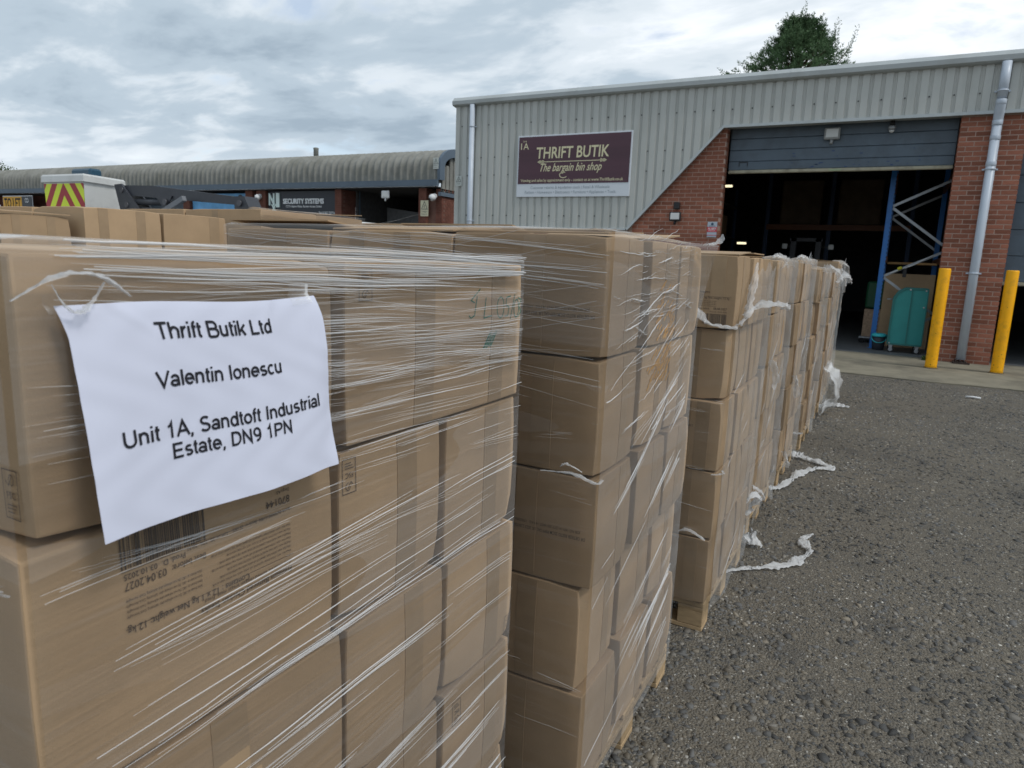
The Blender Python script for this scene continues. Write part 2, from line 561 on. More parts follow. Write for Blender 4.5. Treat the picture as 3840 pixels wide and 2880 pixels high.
def text2d(s, size=1.0, offset=0.0, shear=0.0):
    """triangulated outline of a text in the built-in font, as verts (x, y) and faces, and its width"""
    key = (s, offset, shear)
    if key not in _txt:
        c = bpy.data.curves.new('t', 'FONT')
        c.body = s
        c.size = 1
        c.offset = offset
        c.shear = shear
        c.resolution_u = 3
        o = bpy.data.objects.new('t', c)
        me = bpy.data.meshes.new_from_object(o)
        v = [(p.co.x, p.co.y) for p in me.vertices]
        f = [tuple(p.vertices) for p in me.polygons]
        bpy.data.objects.remove(o)
        bpy.data.curves.remove(c)
        bpy.data.meshes.remove(me)
        _txt[key] = (v, f)
    v, f = _txt[key]
    if not v:
        return [], [], 0
    xs = [p[0] for p in v]
    x0, x1 = min(xs), max(xs)
    return [((x - x0) * size, y * size) for x, y in v], f, (x1 - x0) * size


def add_text(mb, s, size, origin, right, up, align='C', width=None, offset=0.0, shear=0.0):
    v, f, w = text2d(s, size, offset, shear)
    if not v:
        return
    k = 1.0 if width is None else width / w
    x0 = {'L': 0, 'C': -w * k / 2, 'R': -w * k}[align]
    o, r, u = Vector(origin), Vector(right), Vector(up)
    mb.add([o + r * (x0 + x * k) + u * y for x, y in v], f)


# monoline stroke letters for the typed sheet
def _A(cx, cy, rx, ry, a0, a1, n=14):
    return [(cx + rx * math.cos(R(a0 + (a1 - a0) * i / n)), cy + ry * math.sin(R(a0 + (a1 - a0) * i / n))) for i in range(n + 1)]


GL = {
    'T': (.61, [[(.03, .68), (.58, .68)], [(.305, .68), (.305, 0)]]),
    'h': (.556, [[(.09, .72), (.09, 0)], _A(.265, .30, .175, .18, 180, 0) + [(.44, 0)]]),
    'r': (.333, [[(.09, .52), (.09, 0)], _A(.29, .28, .2, .2, 180, 90)]),
    'i': (.222, [[(.11, .52), (.11, 0)], [(.11, .63), (.11, .72)]]),
    'f': (.278, [_A(.235, .58, .105, .10, 80, 180) + [(.13, 0)], [(.03, .48), (.25, .48)]]),
    't': (.278, [[(.13, .66), (.13, .13)] + _A(.225, .13, .095, .09, 180, 280), [(.03, .48), (.25, .48)]]),
    'B': (.667, [[(.09, 0), (.09, .68), (.36, .68)] + _A(.37, .52, .17, .16, 90, -90) + [(.09, .36)], [(.36, .36)] + _A(.39, .18, .2, .18, 90, -90) + [(.09, 0)]]),
    'u': (.556, [[(.09, .52)] + _A(.26, .21, .17, .17, 180, 360) + [(.43, .52)], [(.43, .25), (.43, 0)]]),
    'k': (.5, [[(.09, .72), (.09, 0)], [(.43, .51), (.11, .18)], [(.22, .29), (.45, 0)]]),
    'L': (.556, [[(.09, .72), (.09, .04), (.52, .04)]]),
    'd': (.556, [_A(.26, .26, .18, .22, 0, 360), [(.455, .72), (.455, 0)]]),
    'V': (.667, [[(.03, .72), (.335, .03), (.64, .72)]]),
    'a': (.53, [_A(.255, .33, .175, .15, 160, 0) + [(.43, 0)], _A(.235, .15, .18, .11, 0, 360)]),
    'l': (.222, [[(.11, .72), (.11, 0)]]),
    'e': (.556, [[(.07, .265), (.465, .265)] + _A(.27, .26, .2, .22, 0, 318)]),
    'n': (.556, [[(.09, .52), (.09, 0)], _A(.265, .30, .175, .18, 180, 0) + [(.44, 0)]]),
    'I': (.278, [[(.14, .72), (.14, 0)]]),
    'o': (.556, [_A(.275, .26, .205, .22, 0, 360)]),
    's': (.5, [_A(.25, .37, .16, .11, 40, 270) + _A(.25, .15, .17, .11, 90, -145)[1:]]),
    'c': (.5, [_A(.27, .26, .19, .22, 48, 312)]),
    'U': (.722, [[(.1, .72)] + _A(.35, .27, .25, .235, 180, 360) + [(.6, .72)]]),
    '1': (.556, [[(.13, .53), (.24, .58), (.31, .70), (.31, 0)]]),
    'A': (.667, [[(.03, 0), (.335, .69), (.64, 0)], [(.14, .23), (.53, .23)]]),
    ',': (.278, [[(.13, .07), (.13, -.03), (.08, -.12)]]),
    'S': (.667, [_A(.33, .53, .21, .155, 35, 270) + _A(.33, .20, .23, .165, 90, -155)[1:]]),
    'E': (.667, [[(.58, .68), (.11, .68), (.11, .04), (.6, .04)], [(.11, .37), (.55, .37)]]),
    'D': (.722, [[(.11, .04), (.11, .68), (.32, .68)] + _A(.32, .36, .3, .32, 90, -90) + [(.11, .04)]]),
    'N': (.722, [[(.1, 0), (.1, .68), (.58, .04), (.58, .72)]]),
    '9': (.556, [_A(.27, .48, .185, .2, 0, 360), _A(.22, .36, .24, .32, 15, -100)]),
    'P': (.667, [[(.1, 0), (.1, .68), (.36, .68)] + _A(.38, .51, .19, .17, 90, -90) + [(.1, .34)]]),
    ' ': (.278, []),
}


def stroke_poly(pts, w):
    """offset a polyline into a quad strip"""
    P = [Vector((p[0], p[1])) for p in pts]
    P = [p for i, p in enumerate(P) if i == 0 or (p - P[i - 1]).length > 1e-5]
    L, Rr = [], []
    for i, p in enumerate(P):
        d0 = (p - P[i - 1]).normalized() if i > 0 else None
        d1 = (P[i + 1] - p).normalized() if i < len(P) - 1 else None
        if i == 0 and (P[0] - P[-1]).length < 1e-4:
            d0 = (P[-1] - P[-2]).normalized()
        if i == len(P) - 1 and (P[0] - P[-1]).length < 1e-4:
            d1 = (P[1] - P[0]).normalized()
        a = d0 or d1
        b = d1 or d0
        t = (a + b)
        t = t.normalized() if t.length > 1e-6 else a
        n = Vector((-t.y, t.x))
        k = w / 2 / max(0.35, n.dot(Vector((-a.y, a.x))))
        L.append(p + n * k)
        Rr.append(p - n * k)
    v = [(q.x, q.y) for q in L] + [(q.x, q.y) for q in Rr]
    n = len(P)
    return v, [(i, i + 1, n + i + 1, n + i) for i in range(n - 1)]


def stroke_text(s, size, weight=0.098):
    vs, fs, x = [], [], 0.0
    for ch in s:
        adv, paths = GL[ch]
        for pth in paths:
            v, f = stroke_poly([(px + x, py) for px, py in pth], weight)
            b = len(vs)
            vs += [(a * size, c * size) for a, c in v]
            fs += [tuple(b + i for i in q) for q in f]
        x += adv
    return vs, fs, x * size

# ================================================================== setting: ground, pad
g = MB()
nx = 40
xs = np.concatenate([np.linspace(-300, -10, 12), np.linspace(-8, 8, 60), np.linspace(10, 300, 12)])
ys = np.concatenate([np.linspace(-200, -2, 8), np.linspace(-1, 16, 60), np.linspace(18, 500, 14)])
for y in ys:
    for x in xs:
        g.v.append((x, y, 0.0))
for j in range(len(ys) - 1):
    for i in range(len(xs) - 1):
        a = j * len(xs) + i
        g.f.append((a, a + 1, a + 1 + len(xs), a + len(xs)))
        g.smooth.append(False)
ground = g.build('tarmac_ground', TARMAC)
tag(ground, 'dark grey chipped tarmac yard', None, None, 'structure')

# loose-looking stone chippings standing proud of the tarmac close by
N = 56000
cx_ = npr.uniform(-0.75, 2.2, N * 2)
cy_ = 0.8 + 9.85 * npr.uniform(0, 1, N * 2) ** 1.75
keep = (npr.uniform(0, 1, N * 2) < (0.30 + 0.70 * (np.sin(cx_ * 5.1 + 1.3 * np.sin(cy_ * 3.0)) * np.sin(cy_ * 4.3 + cx_) * 0.5 + 0.5)))
cx_, cy_ = cx_[keep][:N], cy_[keep][:N]
N = len(cx_)
K = 5
ang0 = npr.uniform(0, 6.28, (N, 1))
ang = ang0 + (np.arange(K)[None, :] + npr.uniform(-0.32, 0.32, (N, K))) * 2 * np.pi / K
sz = np.clip(npr.lognormal(math.log(0.0080), 0.45, N), 0.003, 0.021)[:, None]
asp = npr.uniform(0.42, 0.9, (N, 1))
base = npr.choice([0, 1, 2, 3], N, p=[0.55, 0.19, 0.16, 0.10])
sz[base == 3] = np.minimum(sz[base == 3], 0.0068)
rot = npr.uniform(0, 3.14, (N, 1))
rr = sz * npr.uniform(0.75, 1.2, (N, K))
lx = np.cos(ang) * rr
ly = np.sin(ang) * rr * asp
bx = cx_[:, None] + lx * np.cos(rot) - ly * np.sin(rot)
by = cy_[:, None] + lx * np.sin(rot) + ly * np.cos(rot)
hh = (sz * npr.uniform(0.10, 0.38, (N, 1)))
tl = npr.uniform(-0.22, 0.22, (N, 2))
tx = cx_[:, None] + (bx - cx_[:, None]) * 0.90
ty = cy_[:, None] + (by - cy_[:, None]) * 0.90
tz = hh + (tx - cx_[:, None]) * tl[:, :1] + (ty - cy_[:, None]) * tl[:, 1:]
V = np.zeros((N, 2 * K, 3))
V[:, :K, 0], V[:, :K, 1], V[:, :K, 2] = bx, by, -0.0015
V[:, K:, 0], V[:, K:, 1], V[:, K:, 2] = tx, ty, tz
me = bpy.data.meshes.new('tarmac_chippings')
side = np.array([[i, (i + 1) % K, K + (i + 1) % K, K + i] for i in range(K)])
top = np.arange(K, 2 * K)
loops = np.concatenate([side.ravel(), top])
nl = len(loops)
L = (loops[None, :] + (np.arange(N) * 2 * K)[:, None]).ravel()
me.vertices.add(N * 2 * K)
me.vertices.foreach_set('co', V.ravel())
me.loops.add(len(L))
me.loops.foreach_set('vertex_index', L.astype(np.int32))
me.polygons.add(N * (K + 1))
st = np.concatenate([np.arange(K) * 4, [4 * K]])
me.polygons.foreach_set('loop_start', (st[None, :] + (np.arange(N) * nl)[:, None]).ravel().astype(np.int32))
me.update(calc_edges=True)
cl = np.zeros((N, 4))
pal = np.array([[0.098, 0.097, 0.094], [0.165, 0.153, 0.134], [0.175, 0.153, 0.120], [0.37, 0.355, 0.32]])
cl[:, :3] = pal[base] * npr.uniform(0.55, 1.4, (N, 1))
patch = 1 + .28 * np.sin(cx_ * 2.3 + 1.7 * np.sin(cy_ * 1.1)) * np.sin(cy_ * 1.9 + cx_) + .16 * np.sin(cx_ * 7 + cy_ * 3.1) * np.sin(cy_ * 5.3 - cx_ * 2)
cl[:, :3] *= patch[:, None]
cl[:, 3] = 1
at = me.color_attributes.new('chip', 'FLOAT_COLOR', 'POINT')
at.data.foreach_set('color', np.repeat(cl, 2 * K, axis=0).ravel())
me.materials.append(CHIP)
chips = link(bpy.data.objects.new('tarmac_chippings', me))
tag(chips, 'angular stone chippings bedded in the tarmac', 'gravel', None, 'stuff')

pad = MB()
pts_e = [(-14.0, 10.62)] + [(-10 + i * 0.5, 10.70 + 0.03 * math.sin(i * 1.7) + 0.02 * math.sin(i * 4.1)) for i in range(40)] + [(10.5, 10.8)]
pad.prism(pts_e + [(10.5, 13.70), (-14.0, 13.70)], 0.001, 0.016, 2)
po = pad.build('concrete_apron', CONC)
tag(po, 'stained concrete strip in front of the warehouse doors', None, None, 'structure')

# ================================================================== grey warehouse
YB = 13.45
wh = empty('warehouse', (-3.0, YB, 0), 'pale grey ribbed warehouse unit with brick piers and a half raised door', 'warehouse')
fl = MB().box(-8.6, 8.4, 13.705, 28, 0.002, 0.02).build('warehouse_floor', FLOOR, wh)
sh = MB()
wp = [(13.70, 0), (28.1, 0), (28.1, 5.098), (13.70, 4.606)]
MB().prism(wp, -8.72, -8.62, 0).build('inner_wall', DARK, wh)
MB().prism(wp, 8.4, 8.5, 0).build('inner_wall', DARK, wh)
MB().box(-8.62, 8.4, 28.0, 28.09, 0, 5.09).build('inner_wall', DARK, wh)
sh = MB()
sh.add([(-8.75, 13.44, 4.60), (8.5, 13.44, 4.60), (8.5, 28.1, 5.1), (-8.75, 28.1, 5.1), (-8.75, 13.44, 4.72), (8.5, 13.44, 4.72), (8.5, 28.1, 5.22), (-8.75, 28.1, 5.22)],
       [(0, 1, 2, 3), (4, 7, 6, 5), (0, 4, 5, 1), (1, 5, 6, 2), (2, 6, 7, 3), (3, 7, 4, 0)])
sh.build('roof', GUTTER, wh)
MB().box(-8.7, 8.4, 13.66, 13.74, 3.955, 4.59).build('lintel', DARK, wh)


def clad_bottom(x):
    if x < -4.70:
        return 2.095
    if x < -2.985:
        return 2.095 + (x + 4.70) / 1.715 * 1.85
    return 3.945


prof = []
x = -8.774
X_END = 8.45
while x < X_END:
    for dx, dy in ((0.0, 0.0), (0.104, 0.0), (0.114, 0.022), (0.130, 0.022), (0.134, 0.016), (0.141, 0.016), (0.145, 0.022), (0.160, 0.022)):
        prof.append((x + dx, 13.365 + dy))
    x += 0.17
for bx_ in (-4.70, -2.985):
    yv = 13.365 if ((bx_ + 8.774) % 0.17) < 0.108 else 13.387
    prof.append((bx_, yv))
prof.sort()
cb = MB()
for (px, py) in prof:
    cb.v.append((px, py, clad_bottom(px)))
    cb.v.append((px, py, 4.64))
for i in range(len(prof) - 1):
    cb.f.append((2 * i, 2 * i + 2, 2 * i + 3, 2 * i + 1))
    cb.smooth.append(False)
cb.build('cladding', CLAD, wh)
# return edge on the outer corner
MB().box(-8.785, -8.776, 13.36, 28, 2.095, 4.62).build('corner_flashing', CLAD, wh)
MB().box(-8.782, -8.68, 13.352, 13.362, 2.1, 4.63).build('corner_flashing', CLAD, wh)
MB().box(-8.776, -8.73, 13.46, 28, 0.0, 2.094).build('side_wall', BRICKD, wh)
# drip trims
tr = MB()
tr.box(-8.78, -4.72, 13.335, 13.46, 2.055, 2.094)
tr.build('drip_trim', TRIM, wh)
tr = MB().box(-2.985, X_END, 13.335, 13.352, 3.902, 3.95)
tr.build('drip_trim', TRIM, wh)
tr = MB().box(-2.985, X_END, 13.353, 13.66, 3.925, 3.943)
tr.build('soffit', GUTTER, wh)
dd = Vector((1.715, 0, 1.85)).normalized()
nn = Vector((dd.z, 0, -dd.x))
a0, b0 = Vector((-4.71, 0, 2.084)), Vector((-2.985, 0, 3.945))
dm = MB()
q = [a0 - nn * 0.012, b0 - nn * 0.012 + Vector((0.01, 0, 0)), b0 + nn * 0.036, a0 + nn * 0.036]
dm.prism([(p.x, p.z) for p in q], 13.333, 13.352, 1)
dm.build('drip_trim', TRIM, wh)
dm = MB()
q = [a0 - nn * 0.004, b0 - nn * 0.004, b0 + nn * 0.016, a0 + nn * 0.016]
dm.prism([(p.x, p.z) for p in q], 13.353, 13.455, 1)
dm.build('soffit', GUTTER, wh)
# gutter along the eaves
gp = [(13.42, 4.622), (13.30, 4.640), (13.262, 4.662), (13.258, 4.735), (13.268, 4.742), (13.335, 4.812), (13.445, 4.818), (13.445, 4.622)]
MB().prism(gp, -8.83, 8.55, 0).build('gutter', GUTTER, wh)
jm = MB()
for gx in (-5.9, -1.9, 2.1, 6.1):
    gq = [(y - 0.004 if y < 13.4 else y, z + (0.003 if z > 4.7 else -0.003)) for y, z in gp]
    MB().prism(gq, gx - 0.02, gx + 0.02, 0).build('gutter_joint', GUTTER, wh)
# fixing screws
sb = MB()
for k in range(101):
    sx = -8.774 + 0.17 * k + 0.1365
    for zz in (4.22, 3.13 + 0.05 * (k % 2), 2.33, 3.55):
        if k % 2 == int(zz * 10) % 2 and zz > clad_bottom(sx) + 0.12:
            sb.box(sx - 0.010, sx + 0.010, 13.370, 13.3805, zz - 0.010, zz + 0.010)
so = sb.build('screws', BLACKP, wh)
so['kind'] = 'stuff'

# brickwork: each brick of the visible pier faces its own part
BL, BJ, BH, BD = 0.2115, 0.0125, 0.0625, 0.1025
_bm = {}


def brick_mesh(L_, D_):
    k = (round(L_, 4), round(D_, 4))
    if k not in _bm:
        _bm[k] = MB().bev(-L_ / 2, L_ / 2, 0, D_, 0, BH, 0.0025).mesh('brick', BRICK)
    return _bm[k]


rest = MB()
nb = 0


def lay(x0, x1, y, zlo, zhi, cond=None, singles=True, off=0):
    global nb
    k = int(round(zlo / 0.075))
    while k * 0.075 + BH <= zhi:
        z = k * 0.075
        xx = x0 - (0.0 if (k + off) % 2 == 0 else (BL + BJ) / 2)
        while xx < x1 - 0.02:
            a, b = max(xx, x0), min(xx + BL, x1)
            xx += BL + BJ
            if b - a < 0.03:
                continue
            if cond and not cond(a, b, z):
                continue
            pr = y + rnd.uniform(-0.0015, 0.0015)
            if singles and nb < 300:
                o = bpy.data.objects.new('brick', brick_mesh(b - a, BD))
                o.location = ((a + b) / 2 - wh.location.x, pr - wh.location.y, z + rnd.uniform(-.001, .001))
                o.rotation_euler = (0, rnd.uniform(-.004, .004), 0)
                link(o, wh)
                nb += 1
            else:
                rest.box(a, b, pr, pr + BD, z, z + BH)
        k += 1


vis = lambda a, b, z: z + 0.01 < clad_bottom(max(a, -4.7)) + 0.12 or z + .01 < clad_bottom(b) + 0.05
lay(0.695, 1.577, YB, 0.0, 3.93)
lay(-4.62, -2.922, YB, 2.02, 3.93, lambda a, b, z: z < clad_bottom(b) + 0.03, off=1)
lay(-8.70, -2.922, YB, 0.0, 2.02, None, False, off=1)
# reveals
for k in range(52):
    z = k * 0.075
    rest.box(-2.922 - 0.1025 - 0.012, -2.924, YB + 0.1125, YB + 0.215, z, z + BH)
    rest.box(0.6965, 0.6965 + 0.1025, YB + 0.1125, YB + 0.215, z, z + BH)
    rest.box(1.577 - 0.1025, 1.5755, YB + 0.1125, YB + 0.215, z, z + BH)
ro = rest.build('brickwork', BRICK, wh)
ro['kind'] = 'stuff'
MB().box(-8.71, -2.931, YB + 0.0035, YB + 0.222, 0, 3.93).build('mortar', MORTAR, wh)
MB().box(0.704, 1.568, YB + 0.0035, YB + 0.222, 0, 3.93).build('mortar', MORTAR, wh)
# door two bays further right: next brick pier out of frame
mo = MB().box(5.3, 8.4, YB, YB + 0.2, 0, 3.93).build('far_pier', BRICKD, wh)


def section_door(x0, x1, edges, bar):
    first = None
    for a, b in zip(edges[:-1], edges[1:]):
        p_ = MB().bev(x0, x1, 13.695, 13.735, a + 0.002, b - 0.002, 0.008).build('door_panel', SLATE, wh)
        first = p_ if a == edges[0] else first
    MB().bev(x0, x1, 13.685, 13.74, bar - 0.06, bar - 0.001, 0.012).build('door_seal_bar', BAR, wh)
    return first


def under(mb, name, m, part, root):
    """sub-part: a mesh under a part that itself hangs on root"""
    L_ = root.location
    mb.v = [(x - L_[0], y - L_[1], z - L_[2]) for x, y, z in mb.v]
    return mb.build(name, m, part, local=True)


door_low = section_door(-2.905, 0.69, [3.197, 3.35, 3.55, 3.75, 3.955], 3.197)
section_door(1.59, 5.28, [1.36, 1.77, 2.18, 2.60, 3.02, 3.44, 3.955], 1.36)
h_ = MB()
h_.box(-2.72, -2.56, 13.683, 13.6945, 3.33, 3.342)
h_.box(-2.72, -2.708, 13.683, 13.6945, 3.262, 3.329)
h_.box(-2.572, -2.56, 13.683, 13.6945, 3.262, 3.329)
under(h_, 'door_handle', BLACKP, door_low, wh)
lb = MB().box(-1.17, -0.98, 13.677, 13.684, 3.148, 3.182).build('seal_sticker', mat('pale_green', (0.36, 0.42, 0.26), 0.6), wh)
pk = MB()
for i in range(26):
    xx = rnd.uniform(-1.9, .2)
    zz = rnd.uniform(3.2, 3.3) if i < 18 else rnd.uniform(3.3, 3.5)
    wdt = rnd.uniform(.01, .05)
    pk.box(xx, xx + wdt, 13.6925, 13.6945, zz, zz + rnd.uniform(.006, .018))
po_ = under(pk, 'paint_scuffs', mat('scuff_blue', (0.03, 0.06, 0.16), .6), door_low, wh)
po_['kind'] = 'stuff'


# ---- rain pipes
def downpipe(name, label, x, y_top, y_bot, z_bend, r, z_bot, clips, collars):
    e = empty(name, (x, y_bot, z_bot), label, 'downpipe', 'rain pipes on the warehouse front')
    p = MB()
    if z_bend:
        p.tube([(x, y_top, 4.64), (x, y_top, z_bend + 0.12)], r, 18)
        p.build('upper_pipe', PVC, e)
        p = MB().tube([(x, y_top, z_bend + 0.118), (x, y_top, z_bend + 0.05), (x, y_top + 0.015, z_bend), (x, (y_top + y_bot) / 2, z_bend - 0.07), (x, y_bot - 0.015, z_bend - 0.15), (x, y_bot, z_bend - 0.21), (x, y_bot, z_bend - 0.26)], r * 1.06, 18)
        p.build('swan_neck', PVC, e)
        p = MB().tube([(x, y_bot, z_bend - 0.255), (x, y_bot, z_bot)], r, 18)
        p.build('lower_pipe', PVC, e)
    else:
        p.tube([(x, y_bot, 4.64), (x, y_bot, z_bot)], r, 18)
        p.build('pipe', PVC, e)
    for z, y in collars:
        MB().tube([(x, y, z - 0.035), (x, y, z - 0.03), (x, y, z + 0.03), (x, y, z + 0.035)], [r * 1.05, r * 1.10, r * 1.10, r * 1.05], 18).build('collar', PVC, e)
    for z, y in clips:
        c = MB()
        c.tube([(x, y, z - 0.013), (x, y, z + 0.013)], r * 1.13, 18)
        c.box(x - r * 1.6, x + r * 1.6, y + r * 0.5, y + r * 0.9, z - 0.012, z + 0.012)
        c.build('clip', PVC, e)
    return e


dp = downpipe('downpipe', 'grey plastic downpipe with offset bend on the right brick pier', 1.17, 13.29, 13.38, 4.0, 0.066, 0.075,
              [(4.22, 13.29), (3.08, 13.38), (1.47, 13.38)], [(4.06, 13.29), (3.77, 13.375), (3.55, 13.38), (3.16, 13.38)])
gr = MB()
for i in range(7):
    gr.box(1.06 + i * 0.03, 1.075 + i * 0.03, 13.20, 13.44, 0.018, 0.05 + 0.02 * (i % 2))
gr.box(1.05, 1.29, 13.19, 13.205, 0.018, 0.045)
single('drain_grate', gr, mat('rust', (0.05, 0.035, 0.03), .9, var=.4), 'rusty drain grate at the foot of the downpipe on the brick pier', 'drain')
downpipe('downpipe', 'straight grey downpipe at the left corner of the ribbed wall', -8.325, 13.29, 13.29, None, 0.057, 0.02, [(4.19, 13.29), (2.21, 13.29)], [])

# ---- shop sign
sg = empty('shop_sign', (-5.945, 13.34, 2.71), 'large plum and white shop sign with cream lettering on ribbed wall', 'sign')
SX0, SX1, SZ0, SZ1 = -7.203, -4.690, 2.708, 3.945
MB().bev(SX0, SX1, 13.335, 13.362, SZ0, SZ1, 0.006).build('sign_board', SIGN_W, sg)
MB().box(SX0 + 0.03, SX1 - 0.03, 13.330, 13.3345, SZ1 - 0.785 * 1.237, SZ1 - 0.028).build('plum_panel', SIGN_P, sg)


def S(u, v, d=0.0):
    return Vector((SX0 + u * (SX1 - SX0), 13.3275 - d, SZ1 - v * (SZ1 - SZ0)))


RX, UZ = (1, 0, 0), (0, 0, 1)
t_ = MB()
add_text(t_, 'Unit', 0.052, S(.068, .105), RX, UZ)
add_text(t_, '1A', 0.185, S(.068, .222), RX, UZ, width=0.185, offset=0.006)
t_.build('unit_number', CREAM, sg)
t_ = MB()
add_text(t_, 'THRIFT BUTIK', 0.315, S(.497, .375), RX, UZ, width=1.60, offset=0.016, shear=0.06)
t_.build('shop_name', CREAM, sg)
t_ = MB()
a, b = S(.19, .432), S(.80, .432)
t_.add([a + Vector((0.03, 0, .006)), b + Vector((-.03, 0, .006)), b + Vector((-.03, 0, -.008)), a + Vector((.03, 0, -.008))], [(0, 1, 2, 3)])
for p, s_ in ((a, 1), (b, -1)):
    t_.add([p, p + Vector((s_ * .05, 0, .03)), p + Vector((s_ * .14, 0, .012)), p + Vector((s_ * .14, 0, -.014)), p + Vector((s_ * .05, 0, -.03))], [(0, 1, 2, 3, 4)])
    t_.add([p + Vector((s_ * .10, 0, .014)), p + Vector((s_ * .125, 0, .04)), p + Vector((s_ * .15, 0, .014))], [(0, 1, 2)])
    t_.add([p + Vector((s_ * .10, 0, -.016)), p + Vector((s_ * .125, 0, -.04)), p + Vector((s_ * .15, 0, -.016))], [(0, 1, 2)])
t_.build('arrow_rule', CREAM, sg)
t_ = MB()
add_text(t_, 'The bargain bin shop', 0.225, S(.49, .585), RX, UZ, width=1.36, offset=0.010, shear=0.42)
lp = _A(S(.43, .65).x, S(.43, .65).z, 0.085, 0.055, 60, 330, 18)
v_, f_ = stroke_poly(lp, 0.016)
t_.add([(p[0], 13.3275, p[1]) for p in v_], f_)
t_.build('tagline', CREAM, sg)
t_ = MB()
add_text(t_, 'Viewing and sales by appointment only - contact us at www.ThriftButik.co.uk', 0.083, S(.493, .752), RX, UZ, width=2.27, offset=0.010)
t_.build('contact_line', CREAM, sg)
t_ = MB()
add_text(t_, 'Customer returns & liquidation stock | Retail & Wholesale', 0.082, S(.485, .868, -.004), RX, UZ, width=1.76)
add_text(t_, 'Fashion \u2022 Homeware \u2022 Electronics \u2022 Furniture \u2022 Appliances \u2022 Tools', 0.082, S(.485, .945, -.004), RX, UZ, width=2.02)
t_.build('services_text', GREYTX, sg)


def hazard_sign(name, label, x0, x1, y, z0, z1, m):
    e = empty(name, ((x0 + x1) / 2, y, z0), label, 'warning sign')
    MB().bev(x0, x1, y - 0.006, y, z0, z1, 0.002).build('sign_plate', m, e)
    w, h = x1 - x0, z1 - z0
    xm = (x0 + x1) / 2
    t = MB()
    zt = z0 + h * 0.93
    zb = z0 + h * 0.45
    tri = [(xm - w * .36, zb), (xm + w * .36, zb), (xm, zt), (xm - w * .36, zb)]
    v, f = stroke_poly(tri, w * 0.07)
    t.add([(p[0], y - 0.0075, p[1]) for p in v], f)
    v, f = stroke_poly([(xm - w * .05, zb + h * .28), (xm + w * .06, zb + h * .2), (xm - w * .08, zb + h * .15), (xm + w * .04, zb + h * .06)], w * 0.06)
    t.add([(p[0], y - 0.0075, p[1]) for p in v], f)
    add_text(t, 'Danger', h * 0.15, (xm, y - 0.0075, z0 + h * .26), RX, UZ, width=w * .7)
    add_text(t, 'Fragile roof', h * 0.10, (xm, y - 0.0075, z0 + h * .10), RX, UZ, width=w * .72)
    t.build('pictogram', mat('sign_darkgrey', (0.10, 0.11, 0.10), .6), e)
    return e


hazard_sign('hazard_sign', 'small pale danger sign at the left corner of the ribbed wall', -8.752, -8.592, 13.352, 2.955, 3.173, mat('pale_card', (0.52, 0.55, 0.52), .5))
e = empty('alarm_sign', (-3.05, 13.447, 1.96), 'red and pale blue alarm sign on brick beside the door', 'sign')
MB().bev(-3.14, -2.962, 13.441, 13.447, 1.96, 2.24, .002).build('sign_plate', mat('pale_blue_card', (0.42, 0.48, 0.55), .5), e)
MB().box(-3.14, -2.962, 13.438, 13.4405, 2.055, 2.145).build('red_band', RED, e)
MB().box(-3.14, -2.962, 13.438, 13.4405, 1.99, 2.0).build('red_band', RED, e)
t_ = MB()
add_text(t_, 'ALARM', 0.055, (-3.051, 13.4365, 2.096), RX, UZ, width=.15, offset=.01)
add_text(t_, 'WARNING', 0.026, (-3.051, 13.4365, 2.068), RX, UZ, width=.13)
t_.build('alarm_text', LETTER, e)
t_ = MB()
t_.add([(-3.051 + .028 * math.cos(R(90 + 72 * i)), 13.4365, 2.20 + .028 * math.sin(R(90 + 72 * i))) for i in range(5)], [(0, 1, 2, 3, 4)])
add_text(t_, 'INTRUDER', 0.026, (-3.051, 13.4365, 2.152), RX, UZ, width=.12)
t_.build('emblem', mat('navy_print', (0.03, 0.07, 0.12), .6), e)


def floodlight(loc, label, tilt=0.0, s=1.0, body=BLACKP):
    e = empty('floodlight', loc, label, 'floodlight')
    x, y, z = loc
    m_ = MB()
    m_.bev(x - .11 * s, x + .11 * s, y - .05 * s, y, z - .085 * s, z + .085 * s, .012 * s)
    m_.build('housing', body, e)
    MB().bev(x - .085 * s, x + .085 * s, y - .058 * s, y - .051 * s, z - .055 * s, z + .065 * s, .003).build('lens', LENS, e)
    MB().tube([(x, y, z - .02 * s), (x, y + .06 * s, z - .10 * s)], .016 * s, 8).build('bracket', body, e)
    MB().tube([(x, y - .02 * s, z - .09 * s), (x, y - .03 * s, z - .15 * s)], .022 * s, 10).build('sensor', body, e)
    return e


floodlight((-1.18, 13.66, 3.765), 'white floodlight under the lintel above the raised door', s=1.15, body=mat('lamp_grey', (.3, .31, .31), .5))
e = floodlight((-3.75, 13.39, 2.33), 'black floodlight with sensor box on brick under the sloping trim')
MB().bev(-3.80, -3.69, 13.37, 13.449, 2.47, 2.60, .01).build('junction_box', BLACKP, e)
e = empty('security_camera', (-0.27, 13.64, 3.92), 'dark hanging dome camera above the raised door', 'camera')
MB().tube([(-.27, 13.60, 3.92), (-.27, 13.60, 3.84)], .035, 12).build('mount', BLACKP, e)
MB().tube([(-.27, 13.60, 3.84), (-.27, 13.60, 3.80), (-.27, 13.60, 3.77)], [.06, .06, .045], 14).build('housing', GALV, e)
MB().tube([(-.27, 13.60, 3.769), (-.27, 13.60, 3.745), (-.27, 13.60, 3.73)], [.045, .035, .012], 14).build('dome', LENS, e)
v_ = MB().tube([(-7.3, 13.9, 4.72), (-7.3, 13.9, 4.86), (-7.3, 13.9, 4.9)], [.06, .07, .03], 10)
single('roof_vent', v_, DARK, 'small dark vent cowl above the shop sign on the roof edge', 'vent')
v_ = MB().tube([(-6.2, 14.6, 4.75), (-6.2, 14.6, 4.96), (-6.2, 14.6, 5.0)], [.045, .045, .03], 10)
